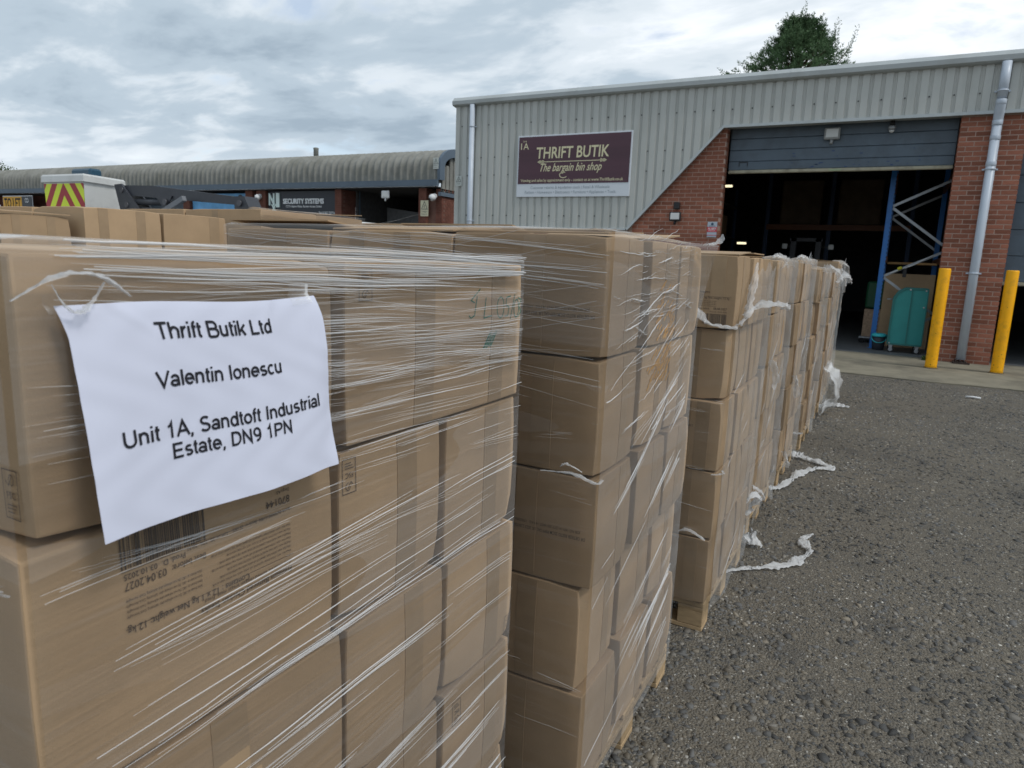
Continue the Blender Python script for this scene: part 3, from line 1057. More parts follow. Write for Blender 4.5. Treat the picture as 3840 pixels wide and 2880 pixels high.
single('roof_vent', v_, GRP, 'small white vent pipe on the roof above the sign', 'vent')


# ---- bollards
def bollard(x, y, h, label, turn):
    e = empty('bollard', (x, y, 0), label, 'bollard', 'yellow bollards')
    n = 28
    rings = [(0.005, 0.084), (0.06, 0.081), (h * .5, 0.080), (h - 0.02, 0.080), (h - 0.004, 0.076), (h, 0.066)]
    m_ = MB().tube([(x, y, z) for z, r in rings], [r for z, r in rings], n)
    o = m_.build('sleeve', YELLOW, e)
    m_ = MB().tube([(x, y, 0.016), (x, y, 0.03)], [0.10, 0.088], n)
    m_.build('base_dirt', mat('base_grime', (.16, .12, .05), .9), e)
    q_ = MB()
    for i in range(16):
        an = R(rnd.uniform(200, 340))
        zz = rnd.uniform(.05, .30) if i < 11 else rnd.uniform(.3, 1.1)
        w_, h2 = rnd.uniform(.004, .012), rnd.uniform(.003, .008)
        q_.add([(x + .0825 * math.cos(an + a_), y + .0825 * math.sin(an + a_), zz + b_) for a_, b_ in ((-w_ * 8, -h2), (w_ * 8, -h2 * .6), (w_ * 6, h2), (-w_ * 5, h2 * .7))], [(0, 1, 2, 3)])
    o_ = q_.build('scuffs', mat('scuff_dark', (.06, .04, .02), .8), e)
    o_['kind'] = 'stuff'
    return e


bollard(0.707, 12.28, 1.525, 'yellow bollard nearer the open door, left of the downpipe', 0)
bollard(1.558, 12.40, 1.530, 'yellow bollard right of the downpipe, at the picture edge', 1)

# ================================================================== inside the warehouse
e = empty('pallet_rack', (0.3, 14.68, 0.02), 'tall blue pallet rack frame with grey diagonal bracing inside the doorway', 'rack')
for x, y in ((-0.155, 14.68), (0.80, 14.68), (-0.155, 17.4), (0.80, 17.4)):
    u = MB()
    u.box(x - .045, x + .045, y - .004, y, .022, 4.3)
    u.box(x - .045, x - .041, y, y + .07, .022, 4.3)
    u.box(x + .041, x + .045, y, y + .07, .022, 4.3)
    u.box(x - .07, x + .07, y - .05, y + .09, .0205, .027)
    u.build('upright', BLUE, e)
sl = MB()
for k in range(54):
    z = .12 + k * .075
    sl.box(-.118, -.108, 14.672, 14.6755, z, z + .035)
o_ = sl.build('slots', BLACKP, e)
o_['kind'] = 'stuff'
for a, b in (((-.11, 14.72, 2.63), (.76, 14.72, 3.07)), ((-.11, 14.73, 2.60), (.76, 14.73, 1.95)), ((-.11, 14.72, 1.37), (.76, 14.72, 1.82)), ((-.11, 14.73, 1.34), (.76, 14.73, .72)), ((-.11, 14.72, .15), (.76, 14.72, .66))):
    MB().bar(a, b, .03, .045).build('brace', GALV, e)
for a, b in (((-.11, 17.44, 2.63), (.76, 17.44, 3.07)), ((-.11, 17.45, 2.60), (.76, 17.45, 1.95)), ((-.11, 17.44, 1.37), (.76, 17.44, 1.82))):
    MB().bar(a, b, .03, .045).build('brace', GALV, e)
for z in (1.62, 3.1):
    MB().box(-.14, -.09, 14.756, 17.4, z, z + .11).build('beam', ORANGE, e)
    MB().box(.75, .80, 14.756, 17.4, z, z + .11).build('beam', ORANGE, e)
single('plank', MB().box(-.08, .745, 15.45, 15.57, 1.60, 1.64), mat('raw_timber', (.42, .25, .11), .8, var=.15), 'thin bare timber plank lying across the rack', 'plank')
t_ = MB().bev(-.085, .745, 15.20, 15.34, .022, 1.42, .006)
cs = single('flattened_carton', t_, CARD, 'large flattened cardboard sheet standing behind the teal trolley', 'cardboard')
t_ = MB().tube([(-.02, 14.66, 1.42), (.33, 14.64, 1.58), (.62, 14.62, 1.76)], .012, 8)
e = empty('broom', (.3, 14.64, 1.4), 'long white handled tool with yellow grip leaning on rack brace', 'tool')
t_.build('handle', WHITEP, e)
MB().tube([(.10, 14.63, 1.50), (.17, 14.628, 1.535)], .03, 10).build('grip', mat('lemon', (.62, .58, .05), .5), e)
MB().bev(.19, .25, 14.60, 14.63, 1.36, 1.52, .006).build('black_tag', BLACKP, e)

# teal roll trolley
e = empty('trolley', (.36, 14.2, .02), 'teal metal trolley with cut corner on castors in the doorway', 'trolley')
pl = [(.095, .175), (.62, .175), (.62, 1.165), (.27, 1.165), (.165, 1.09), (.105, .98)]
for y in (14.14, 14.68):
    MB().prism(pl, y, y + .012, 1).build('side_panel', TEAL, e)
    r_ = MB()
    q = pl + [pl[0]]
    for a, b in zip(q[:-1], q[1:]):
        r_.bar((a[0], y - .006 if y < 14.4 else y + .018, a[1]), (b[0], y - .006 if y < 14.4 else y + .018, b[1]), .02, .032)
    r_.bar((.375, y - .006 if y < 14.4 else y + .018, .19), (.375, y - .006 if y < 14.4 else y + .018, 1.15), .018, .026)
    r_.build('side_frame', TEALD, e)
MB().box(.11, .61, 14.155, 14.675, .18, .20).build('deck', TEALD, e)
MB().box(.60, .615, 14.155, 14.675, .201, 1.15).build('back_panel', TEALD, e)
for x, y in ((.15, 14.17), (.56, 14.17), (.15, 14.64), (.56, 14.64)):
    w_ = MB().tube([(x, y - .018, .075), (x, y + .018, .075)], .055, 16)
    w = w_.build('castor', RUBBER, e)
    w2 = MB().tube([(x, y - .0215, .075), (x, y - .0195, .075)], .034, 14)
    w2.v = [(a - e.location.x, b - e.location.y, c - e.location.z) for a, b, c in w2.v]
    w2.build('hub', GALV, w, local=True)
    f2 = MB()
    f2.prism([(x - .045, .168), (x + .035, .168), (x + .015, .07), (x - .008, .07)], y - .028, y - .0225, 1)
    f2.v = [(a - e.location.x, b - e.location.y, c - e.location.z) for a, b, c in f2.v]
    f2.build('fork', GALV, w, local=True)
for x, z in ((.345, 1.15), (.585, 1.14), (.58, .85), (.12, .19)):
    MB().tube([(x, 14.118, z), (x, 14.126, z)], .013, 10).build('bolt', ALU, e)
MB().tube([(.0, 14.3, .95), (.0, 14.3, .965), (.10, 14.3, .965)], .011, 8).build('push_handle', GALV, e)
# bucket with lid
e = empty('bucket', (-.06, 14.42, .02), 'charcoal plastic bucket with turquoise lid beside the blue upright', 'bucket')
MB().tube([(-.05, 14.42, .021), (-.05, 14.42, .16), (-.05, 14.42, .265)], [.098, .108, .115], 18).build('bucket_body', BUCKET, e)
MB().tube([(-.05, 14.42, .266), (-.05, 14.42, .275), (-.05, 14.42, .305), (-.05, 14.42, .325)], [.122, .135, .13, .09], 18).build('lid', TURQ, e)
hp = [(-.05 + .124 * math.cos(a), 14.42 - .02 - .11 * math.sin(a), .26 - .10 * math.sin(a)) for a in [i * math.pi / 12 for i in range(13)]]
MB().tube(hp, .008, 6).build('handle', TURQ, e)

# dim things deeper inside
e = empty('forklift', (-1.85, 18.6, .02), 'dark forklift mast and work lamps deep inside the doorway', 'forklift')
for x in (-2.13, -1.58):
    MB().box(x - .06, x + .06, 18.0, 18.12, .05, 2.17).build('mast', BOOM, e)
MB().box(-2.22, -1.5, 18.0, 18.1, 2.09, 2.171).build('mast_head', BOOM, e)
MB().bev(-2.35, -1.35, 18.3, 20.2, .25, 1.15, .08).build('chassis', mat('fork_paint', (.25, .12, .02), .5), e)
for x in (-2.32, -1.30):
    l = MB().bev(x - .06, x + .06, 17.96, 18.02, 1.91, 2.03, .01).build('work_lamp', LENS, e)
    MB().bar((x, 18.03, 1.97), ((-2.13 if x < -2 else -1.58), 18.05, 1.97), .02, .02).build('lamp_bracket', BOOM, e)
for x in (-2.2, -1.5):
    MB().tube([(x - .08, 18.6, .26), (x + .08, 18.6, .26)], .24, 18).build('wheel', RUBBER, e)
    MB().box(x - .05, x + .05, 16.95, 18.0, .06, .10).build('fork', BOOM, e)
rk = empty('storage_rack', (-1.4, 20.4, .02), 'dim racking across the back of the warehouse', 'rack')
for x in (-3.1, -1.55, .3):
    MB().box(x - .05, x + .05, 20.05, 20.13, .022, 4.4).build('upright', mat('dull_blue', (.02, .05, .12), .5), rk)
MB().box(-3.1, .3, 20.0, 20.05, 2.46, 2.60).build('beam', ORANGE, rk)
MB().box(-3.1, .3, 20.06, 21.2, 2.55, 2.60).build('shelf', DARK, rk)
for i, x in enumerate((-2.3, -0.9)):
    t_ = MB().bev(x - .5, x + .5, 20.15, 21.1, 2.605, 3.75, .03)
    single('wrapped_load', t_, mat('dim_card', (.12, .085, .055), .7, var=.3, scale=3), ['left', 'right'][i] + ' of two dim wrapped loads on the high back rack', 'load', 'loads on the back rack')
lr = empty('shelving', (-4.6, 18.0, .02), 'dim crowded shelving along the left inside the doorway', 'shelving')
for y in (16.0, 18.4, 20.8):
    for x in (-5.0, -4.1):
        MB().box(x - .04, x + .04, y - .04, y + .04, .022, 3.6).build('upright', mat('dull_blue', (.02, .05, .12), .5), lr)
for z in (.5, 1.35, 2.2, 3.05):
    MB().box(-5.05, -4.05, 15.95, 20.85, z, z + .05).build('shelf', DARK, lr)
k_ = 0
for z in (.55, 1.40, 2.25):
    for y in (16.3, 17.0, 17.8, 18.7, 19.5):
        h = rnd.uniform(.35, .7)
        w = rnd.uniform(.4, .65)
        t_ = MB().bev(-4.9, -4.15, y, y + w, z + .002, z + h, .01)
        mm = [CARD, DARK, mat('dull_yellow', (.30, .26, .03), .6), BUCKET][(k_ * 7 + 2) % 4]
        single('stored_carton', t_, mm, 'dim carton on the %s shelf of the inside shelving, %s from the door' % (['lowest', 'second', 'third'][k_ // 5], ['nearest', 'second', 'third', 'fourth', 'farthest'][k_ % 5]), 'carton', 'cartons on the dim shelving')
        k_ += 1
for i, (x, y, z, w) in enumerate(((-4.02, 18.9, 3.49, .30), (-3.5, 18.9, 2.05, .22))):
    e = empty('strip_light', (x, y, z), ['lit strip light high inside the left door jamb', 'short lit strip light low inside the dark doorway'][i], 'strip light')
    MB().bev(x - w / 2, x + w / 2, y - .05, y + .05, z - .03, z + .02, .01).build('tube', LAMP_ON, e)
    MB().box(x - w / 2 - .02, x + w / 2 + .02, y - .06, y + .06, z + .021, z + .05).build('tray', GALV, e)
t_ = MB().bev(-.62, -.30, 16.1, 16.5, .6, 1.45, .02)
e = empty('wheeled_cart', (-.4, 16.2, .02), 'cart with a printed pink and brown carton behind the blue upright', 'cart')
MB().bev(-.38, .0, 15.6, 15.95, .15, .70, .01).build('printed_carton', PINKCARD, e)
MB().bev(-.38, .02, 15.6, 16.0, .72, 1.25, .03).build('green_bin', GREENBIN, e)
MB().box(-.42, .03, 15.58, 16.0, .12, .148).build('deck', GALV, e)
for x in (-.37, .0):
    MB().tube([(x, 15.60, .07), (x, 15.64, .07)], .05, 14).build('castor', RUBBER, e)
wd = MB()
for i in range(26):
    x0 = .66 + rnd.uniform(-.05, .05)
    y0 = 13.35 + rnd.uniform(-.06, .03)
    a = rnd.uniform(0, 6.28)
    L_ = rnd.uniform(.05, .13)
    q = Vector((x0 + math.cos(a) * L_ * .5, y0 + math.sin(a) * L_ * .4, L_ * .9))
    p0 = Vector((x0, y0, .016))
    s_ = Vector((-math.sin(a), math.cos(a), 0)) * .008
    wd.add([p0 - s_, p0 + s_, (p0 + q) / 2 + s_ * 1.4 + Vector((0, 0, .02)), q, (p0 + q) / 2 - s_ * 1.4 + Vector((0, 0, .02))], [(0, 1, 2, 3, 4)])
single('weed', wd, LEAF2, 'small green weed at the foot of the brick pier', 'weed')

# ================================================================== arched-roof units on the left
YL = 20.0
au = empty('industrial_units', (-28, YL, 0), 'long low row of units with curved ribbed roof behind the boxes', 'building')
XR, XL = -13.75, -62.0
# roof profile (y, z): vertical skirt, then quarter curve, then shallow top
pr_ = [(19.93, 3.93), (19.92, 4.15), (19.92, 4.38)]
for i in range(1, 9):
    a = R(90 * i / 8)
    pr_.append((19.92 + .95 * (1 - math.cos(a)), 4.38 + .60 * math.sin(a)))
pr_ += [(22.5, 5.10), (25.5, 5.2), (29, 4.9)]
rb = MB()
pitch = 0.285
offs = [(0, 0.0), (.10, 0.0), (.15, .004), (.18, .03), (.205, .055), (.235, .055), (.26, .03)]
xs_ = []
x = XL
while x < XR - .03:
    for dx, o_ in offs:
        if x + dx < XR - .02:
            xs_.append((x + dx, o_))
    x += pitch
xs_.append((XR - .02, 0))
nrm = []
for i in range(len(pr_)):
    a = pr_[max(i - 1, 0)]
    b = pr_[min(i + 1, len(pr_) - 1)]
    t = Vector((b[0] - a[0], b[1] - a[1])).normalized()
    nrm.append((-t.y, t.x))
for (x, o_) in xs_:
    for (py, pz), (ny_, nz_) in zip(pr_, nrm):
        rb.v.append((x, py + ny_ * o_, pz + nz_ * o_))
m_ = len(pr_)
for i in range(len(xs_) - 1):
    for j in range(m_ - 1):
        rb.f.append((i * m_ + j, (i + 1) * m_ + j, (i + 1) * m_ + j + 1, i * m_ + j + 1))
        rb.smooth.append(True)
rb.build('curved_roof', ROOFR, au)
MB().box(XL, XR + .02, 19.80, 19.925, 3.73, 3.935).build('fascia', SLATE2, au)
MB().box(XL, XR - .07, 19.93, 28.4, 3.70, 3.728).build('soffit', DARK, au)
# end gable: dark verge trim and ribbed side
vg = MB()
for i in range(m_ - 1):
    a, b = pr_[i], pr_[i + 1]
    na, nb_ = nrm[i], nrm[i + 1]
    ia, ib = (a[0] - na[0] * .22, a[1] - na[1] * .22), (b[0] - nb_[0] * .22, b[1] - nb_[1] * .22)
    oa, ob = (a[0] + na[0] * .06, a[1] + na[1] * .06), (b[0] + nb_[0] * .06, b[1] + nb_[1] * .06)
    vg.prism([oa, ob, ib, ia], XR - .018, XR + .10, 0)
vg.build('verge_trim', SLATE2, au)
gs = MB()
y = 20.15
while y < 28.5:
    gs.box(XR - .06, XR + .0, y, y + .16, 3.55, 4.45 if y < 20.4 else 5.0)
    gs.box(XR - .06, XR - .03, y + .161, y + .229, 3.55, 4.4 if y < 20.4 else 5.0)
    y += .23
gs.build('gable_cladding', ROOFR, au)
MB().box(XR - .06, XR + .06, 20.0, 28.6, 3.42, 3.55).build('gable_trim', SLATE2, au)
# brickwork and openings
br = MB()
piers = []


def brick_block(x0, x1, y0, y1, z0=0.0, z1=3.7):
    """coursed brick block: course bands with recessed joints and staggered perpends"""
    k = int(z0 / .075)
    while k * .075 + .065 <= z1:
        z = k * .075
        xx = x0 - (0 if k % 2 == 0 else .11)
        while xx < x1:
            a, b = max(xx, x0), min(xx + .21, x1)
            if b - a > .02:
                br.box(a, b, y0, y0 + .1, z, z + .065)
            xx += .22
        yy = y0 + (.11 if k % 2 == 0 else .22)
        first = True
        while yy < y1:
            b = min(yy + .21, y1)
            if b - yy > .02:
                br.box(x1 - .1, x1, yy, b, z, z + .065)
            yy += .22
        k += 1


mo = MB()
bays = [(-14.62, -14.30), (-18.43, -18.12), (-22.55, -22.05), (-23.18, -22.78), (-27.0, -26.6), (-31.2, -30.8), (-35.4, -35.0), (-44.0, -43.6)]
for (a, b) in bays:
    brick_block(a, b, YL, YL + .8, 2.3)
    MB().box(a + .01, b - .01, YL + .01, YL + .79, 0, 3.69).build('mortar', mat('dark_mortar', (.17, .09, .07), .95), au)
brick_block(-14.30 + .3, XR, YL + .15, YL + 2.2, 2.3)
MB().box(-14.31, XR - .01, YL + .16, 28, 0, 3.52).build('mortar', mat('dark_mortar', (.17, .09, .07), .95), au)
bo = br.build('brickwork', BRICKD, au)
bo['kind'] = 'stuff'
pn = MB()
for (x0, x1, m__) in ((-43.6, -35.4, BRICKD), (-35.0, -31.2, SLATE), (-30.8, -27.0, SLATE), (-26.6, -23.18, SLATE), (-22.05, -18.43, SLATE)):
    MB().box(x0, x1, YL + .82, YL + .9, 0, 3.69).build('infill_panel', m__, au)
# open bay with things dim inside
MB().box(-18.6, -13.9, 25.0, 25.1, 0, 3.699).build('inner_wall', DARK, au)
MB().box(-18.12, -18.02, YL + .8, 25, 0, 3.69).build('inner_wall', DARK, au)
MB().box(-18.1, -13.9, YL + .9, 25, .004, .02).build('bay_floor', FLOOR, au)
MB().box(-18.1, -18.0, YL + .86, YL + .94, 0, 3.69).build('door_guide', SLATE, au)
MB().box(XL, -44.0, YL + .3, YL + .5, 0, 3.7).build('end_wall', BRICKD, au)
dn_ = MB()
dn_.add([(-17.9, 22.4, 2.55), (-14.9, 22.4, 2.55), (-14.9, 22.4, 2.85), (-17.9, 22.4, 3.22), (-17.9, 23.6, 2.55), (-14.9, 23.6, 2.55), (-14.9, 23.6, 2.85), (-17.9, 23.6, 3.22)],
        [(0, 1, 2, 3), (4, 7, 6, 5), (0, 4, 5, 1), (1, 5, 6, 2), (2, 6, 7, 3), (3, 7, 4, 0)])
dn_.box(-17.8, -15.0, 22.5, 23.5, .02, 2.549)
single('covered_stock', dn_, mat('dull_sheet', (.16, .165, .17), .7, var=.2), 'pale sheeted stock with sloping top dim inside the open unit', 'stock')
t_ = MB().tube([(-20.5, 21.2, 4.98), (-20.5, 21.2, 5.36), (-20.5, 21.2, 5.40), (-20.5, 21.2, 5.43)], [.10, .10, .12, .05], 12)
single('flue', t_, ROOFR, 'short flue pipe with cap on the curved roof', 'flue')

# security company sign
YS = 20.12
e = empty('unit_sign', (-20.2, YS + .04, 2.3), 'black unit sign with raised white lettering under the curved roof', 'sign')
MB().bev(-22.03, -18.44, YS, YS + .05, 2.0, 3.66, .01).build('sign_board', SIGN_K, e)


def raised(mb, s, size, x, z, w, depth=.05, y=YS, **k):
    tmp = MB()
    add_text(tmp, s, size, (x, y - depth, z), RX, UZ, width=w, **k)
    mb.add(tmp.v, tmp.f)
    mb.add([(a, y - .001, c) for a, b, c in tmp.v], tmp.f)
    cnt = {}
    for f in tmp.f:
        for i in range(len(f)):
            q = tuple(sorted((f[i], f[(i + 1) % len(f)])))
            cnt[q] = cnt.get(q, 0) + 1
    for (i, j), c in cnt.items():
        if c == 1:
            a, b = tmp.v[i], tmp.v[j]
            mb.add([a, b, (b[0], y - .001, b[2]), (a[0], y - .001, a[2])], [(0, 1, 2, 3)])


t_ = MB()
raised(t_, 'N', .62, -21.79, 3.14, .30, offset=.03)
raised(t_, '1', .70, -21.46, 3.08, .17, offset=.05)
raised(t_, 'X', .42, -21.68, 2.86, .30, offset=.03)
t_.build('monogram', LETTER_G, e)
t_ = MB()
raised(t_, 'SECURITY SYSTEMS', .265, -20.13, 3.185, 2.11, .03, offset=.025)
t_.build('company_name', LETTER, e)
t_ = MB()
add_text(t_, 'CCTV- Alarms- Fibres- Barriers- Access Control', .12, (-20.13, YS - .004, 3.045), RX, UZ, width=1.87, offset=.008)
add_text(t_, 'Tel: 01302 750716', .13, (-18.95, YS - .004, 2.80), RX, UZ, width=.80, offset=.008)
t_.build('services_text', LETTER, e)
e = empty('banner', (-24.3, YS + .04, 2.5), 'blue banner sign partly hidden behind the dark boom', 'sign')
MB().bev(-26.55, -23.2, YS, YS + .05, 2.3, 3.60, .01).build('banner_board', SKYBL, e)
hd = MB()
hd.add([(-23.6 + .14 * math.cos(R(a)), YS - .003, 3.36 + .16 * math.sin(R(a))) for a in range(0, 360, 24)], [tuple(range(15))])
hd.build('round_picture', mat('picture_tone', (.42, .24, .17), .6), e)
hd = MB()
hd.add([(-23.6 + .15 * math.cos(R(a)), YS - .006, 3.42 + .13 * math.sin(R(a))) for a in range(0, 181, 20)], [tuple(range(10))])
hd.build('dark_top', BLACKP, e)
hd = MB()
for i in range(4):
    a = -25.0 + i * .28
    hd.add([(a, YS - .003, 3.40), (a + .18, YS - .003, 3.51), (a + .3, YS - .003, 3.35), (a + .12, YS - .003, 3.31)], [(0, 1, 2, 3)])
hd.build('green_shapes', mat('lime_print', (.25, .42, .06), .6), e)


def turret(x, z, label):
    e = empty('dome_camera', (x, YL - .01, z), label, 'camera')
    y = YL - .02
    MB().tube([(x, y + .01, z + .06), (x, y - .05, z + .06)], .09, 14).build('base', WHITEP, e)
    MB().tube([(x, y - .05, z + .05), (x - .02, y - .10, z + .02), (x - .05, y - .16, z - .02), (x - .07, y - .19, z - .04)], [.10, .12, .11, .06], 14).build('head', WHITEP, e)
    MB().tube([(x - .071, y - .192, z - .041), (x - .085, y - .21, z - .055)], .045, 12).build('lens', BLACKP, e)


turret(-22.30, 3.40, 'white dome camera on the brick pier left of the black sign')
turret(-13.93, 3.34, 'white dome camera on the brick pier at the right end of the units')
floodlight((-15.97, 19.92, 3.47), 'small white floodlight over the dark open unit', s=1.5, body=WHITEP)
hazard_sign('hazard_sign', 'cream danger sign on the brick pier beside the dark open unit', -14.53, -14.20, YL - .004, 2.74, 3.27, SIGN_CR)
hazard_sign('hazard_sign', 'pale danger sign fixed to the end of the curved roof', -13.93, -13.72, 19.86, 4.28, 4.64, mat('pale_card', (0.52, 0.55, 0.52), .5))
e = empty('letting_board', (-40, 20.2, 2.5), 'amber and black letting board at the far left behind the ladder', 'sign')
MB().bev(-41.45, -38.65, 20.02, 20.06, 2.5, 3.63, .01).build('board_frame', ALU, e)
MB().box(-41.40, -39.62, 20.005, 20.018, 2.55, 3.58).build('amber_panel', AMBER, e)
MB().box(-39.61, -38.70, 20.005, 20.018, 2.55, 3.58).build('black_panel', SIGN_K, e)
t_ = MB()
add_text(t_, 'TO LET', .68, (-40.5, 20.0, 3.02), RX, UZ, width=1.55, offset=.02)
t_.build('board_text', INK_PAPER, e)
t_ = MB()
for s_ in (-1, 1):
    v_, f_ = stroke_poly(_A(-39.15 + s_ * .07, 3.38, .07, .1, 0, 360, 16), .035)
    t_.add([(p[0], 20.0, p[1]) for p in v_], f_)
t_.build('board_emblem', LETTER, e)

# ================================================================== access-platform truck
tk = empty('platform_truck', (-9.5, 6.6, 0), 'access platform truck with white chevron bucket and folded dark boom', 'truck')
# bucket: corner nearest the camera C0, chevron side to the left, plain side to the right
C0 = Vector((-10.577, 6.2, 0))
dL = Vector((-1.0, -0.018, 0)).normalized()
P_l = C0 + dL * 1.0
P_r = C0 + Vector((-.249, .761, 0))
P_b = P_l + (P_r - C0)


def quad_ring(k, z):
    c = (C0 + P_l + P_r + P_b) / 4
    return [c + (p - c) * k + Vector((0, 0, z)) for p in (C0, P_l, P_b, P_r)]


def ring_solid(mb, rings):
    b = len(mb.v)
    for r in rings:
        mb.v.extend([tuple(p) for p in r])
    for i in range(len(rings) - 1):
        for k in range(4):
            mb.f.append((b + i * 4 + k, b + i * 4 + (k + 1) % 4, b + (i + 1) * 4 + (k + 1) % 4, b + (i + 1) * 4 + k))
            mb.smooth.append(False)
    mb.f.append(tuple(b + k for k in range(4)))
    mb.f.append(tuple(b + (len(rings) - 1) * 4 + k for k in range(4)))
    mb.smooth.extend([False, False])


bk = MB()
ring_solid(bk, [quad_ring(.93, 1.35), quad_ring(1.0, 2.275)])
bko = bk.build('bucket', GRP, tk)
bk = MB()
ring_solid(bk, [quad_ring(1.0, 2.276), quad_ring(1.07, 2.285), quad_ring(1.06, 2.37), quad_ring(1.02, 2.395), quad_ring(.92, 2.40)])
bk.build('rim', GRP, tk)
# chevrons on the left side, following the taper
ca = (C0 + P_l + P_r + P_b) / 4


def chev(u, v, d=.004):
    """u 0 (left) .. 1 (corner), v 0 bottom..1 top on the chevron face"""
    k = .93 + .07 * v
    p = P_l + (C0 - P_l) * u
    p = ca + (p - ca) * k
    n = (C0 - P_l).normalized().cross(Vector((0, 0, 1)))
    if n.dot(Vector((0, 0, 0)) - p) < 0:
        n = -n
    q = p + n * d
    return Vector((q.x, q.y, 1.35 + .925 * v))


def clip_poly(poly, axis, val, keep_less):
    out = []
    for i in range(len(poly)):
        a, b = poly[i], poly[(i + 1) % len(poly)]
        ia = (a[axis] <= val) == keep_less or a[axis] == val
        ib = (b[axis] <= val) == keep_less or b[axis] == val
        if ia:
            out.append(a)
        if ia != ib:
            t = (val - a[axis]) / (b[axis] - a[axis])
            out.append((a[0] + t * (b[0] - a[0]), a[1] + t * (b[1] - a[1])))
    return out


cy_mb, cr_mb = MB(), MB()
for half in (0, 1):
    for i in range(-5, 8):
        # stripes rising to the centre
        v0, v1 = i * .2 + .08, (i + 1) * .2 + .08
        if half == 0:
            poly = [(0, v0), (.5, v0 + .72), (.5, v1 + .72), (0, v1)]
        else:
            poly = [(.5, v0 + .72), (1, v0), (1, v1), (.5, v1 + .72)]
        for ax, val, kl in ((1, .985, True), (1, .3, False)):
            if poly:
                poly = clip_poly(poly, ax, val, kl)
        if len(poly) >= 3:
            tgt = cr_mb if i % 2 == 0 else cy_mb
            tgt.add([chev(u, v) for u, v in poly], [tuple(range(len(poly)))])
cy_mb.build('yellow_chevrons', HV_Y, tk)
cr_mb.build('red_chevrons', HV_R, tk)
MB().bev(-11.5, -11.0, 6.55, 6.75, 2.395, 2.53, .03).build('control_box', NAVY, tk)
# knuckle plate, booms and rams to the right of the bucket
YK = 6.7
kp = MB()
kp.prism([(-10.32, 1.86), (-10.45, 2.28), (-10.28, 2.29), (-9.83, 1.86)], YK - .12, YK - .09, 1)
kp.prism([(-10.32, 1.86), (-10.45, 2.28), (-10.28, 2.29), (-9.83, 1.86)], YK + .09, YK + .12, 1)
kp.build('knuckle_plate', BOOM, tk)
b1 = MB()
b1.prism([(-10.30, 2.13), (-10.28, 2.27), (-9.6, 2.255), (-7.72, 2.075), (-7.72, 1.975)], YK - .08, YK + .08, 1)
b1.build('upper_boom', BOOM, tk)
b1 = MB()
b1.prism([(-9.55, 2.135), (-9.15, 2.105), (-9.27, 1.95), (-9.36, 1.95)], YK - .10, YK - .083, 1)
b1.build('ram_bracket', BOOM, tk)
MB().tube([(-10.05, YK - .05, 2.03), (-9.32, YK - .05, 2.02)], .045, 12).build('ram', BOOM, tk)
MB().tube([(-9.32, YK - .05, 2.02), (-9.24, YK - .05, 2.018)], .028, 10).build('ram_rod', GALV, tk)
MB().bar((-9.25, YK - .2, 1.86), (-8.75, YK - .2, 2.06), .06, .07).build('strut', mat('strut_grey', (.18, .19, .21), .5), tk)
MB().bar((-10.2, YK, 1.90), (-7.66, YK, 1.82), .16, .12).build('lower_boom', BOOM, tk)
kb = MB()
kb.prism([(-7.86, 2.09), (-7.66, 2.09), (-7.56, 1.92), (-7.60, 1.70), (-7.84, 1.70)], YK - .11, YK + .11, 1)
kb.build('elbow', BOOM, tk)
for x, z in ((-10.27, 2.20), (-10.17, 1.98), (-9.95, 1.89), (-9.28, 2.02), (-7.74, 2.0)):
    MB().tube([(x, YK - .135, z), (x, YK - .113, z)], .042, 12).build('pivot_pin', mat('pin', (.09, .09, .10), .35, metal=.4), tk)
MB().tube([(-7.9, YK, .95), (-7.9, YK, 1.75)], .22, 16).build('turret', BOOM, tk)
MB().bev(-11.6, -6.6, 5.75, 7.7, .75, .95, .02).build('flatbed', GALV, tk)
MB().bev(-6.5, -4.9, 5.8, 7.65, .45, 1.35, .12).build('cab_lower', GRP, tk)
MB().bev(-6.45, -5.6, 5.9, 7.55, 1.351, 1.78, .1).build('cab_roof', GRP, tk)
for x in (-10.6, -5.9):
    for y in (5.9, 7.55):
        MB().tube([(x, y - .11, .36), (x, y + .11, .36)], .36, 20).build('wheel', RUBBER, tk)

# van with ladder at far left
vn = empty('parked_van', (-13.3, 5.0, 0), 'white van roof just showing below the ladder at far left', 'van')
MB().bev(-15.6, -11.6, 4.3, 6.1, .35, 1.70, .15).build('body', GRP, vn)
for x in (-14.8, -12.4):
    for y in (4.4, 6.0):
        MB().tube([(x, y - .1, .33), (x, y + .1, .33)], .33, 18).build('wheel', RUBBER, vn)
ld = empty('ladder', (-12.5, 5.2, 1.72), 'aluminium ladder lying flat on the van roof at far left', 'ladder')
for y, z in ((4.95, 1.80), (5.35, 1.80)):
    MB().box(-15.2, -10.35, y - .02, y + .02, z - .045, z + .045).build('stile', ALU, ld)
for i in range(16):
    x = -15.0 + i * .29
    MB().tube([(x, 4.975, 1.80), (x, 5.325, 1.80)], .014, 8).build('rung', ALU, ld)
    MB().box(x - .02, x + .02, 4.922, 4.929, 1.78, 1.81).build('rung_cap', BLACKP, ld)
for x in (-14.5, -12.3):
    MB().box(x - .03, x + .03, 4.6, 5.8, 1.698, 1.754).build('roof_bar', BLACKP, vn)

# ================================================================== trees
def leaf_tris(mb, p, d, L_, w):
    d = d.normalized()
    s_ = d.cross(Vector((rnd.uniform(-1, 1), rnd.uniform(-1, 1), rnd.uniform(-1, 1))))
    if s_.length < 1e-4:
        return
    s_.normalize()
    b = len(mb.v)
    mb.v.extend([tuple(p - s_ * w * .3), tuple(p + d * L_ * .45 + s_ * w), tuple(p + d * L_), tuple(p + d * L_ * .45 - s_ * w)])
    mb.f.append((b, b + 1, b + 2, b + 3))
    mb.smooth.append(False)


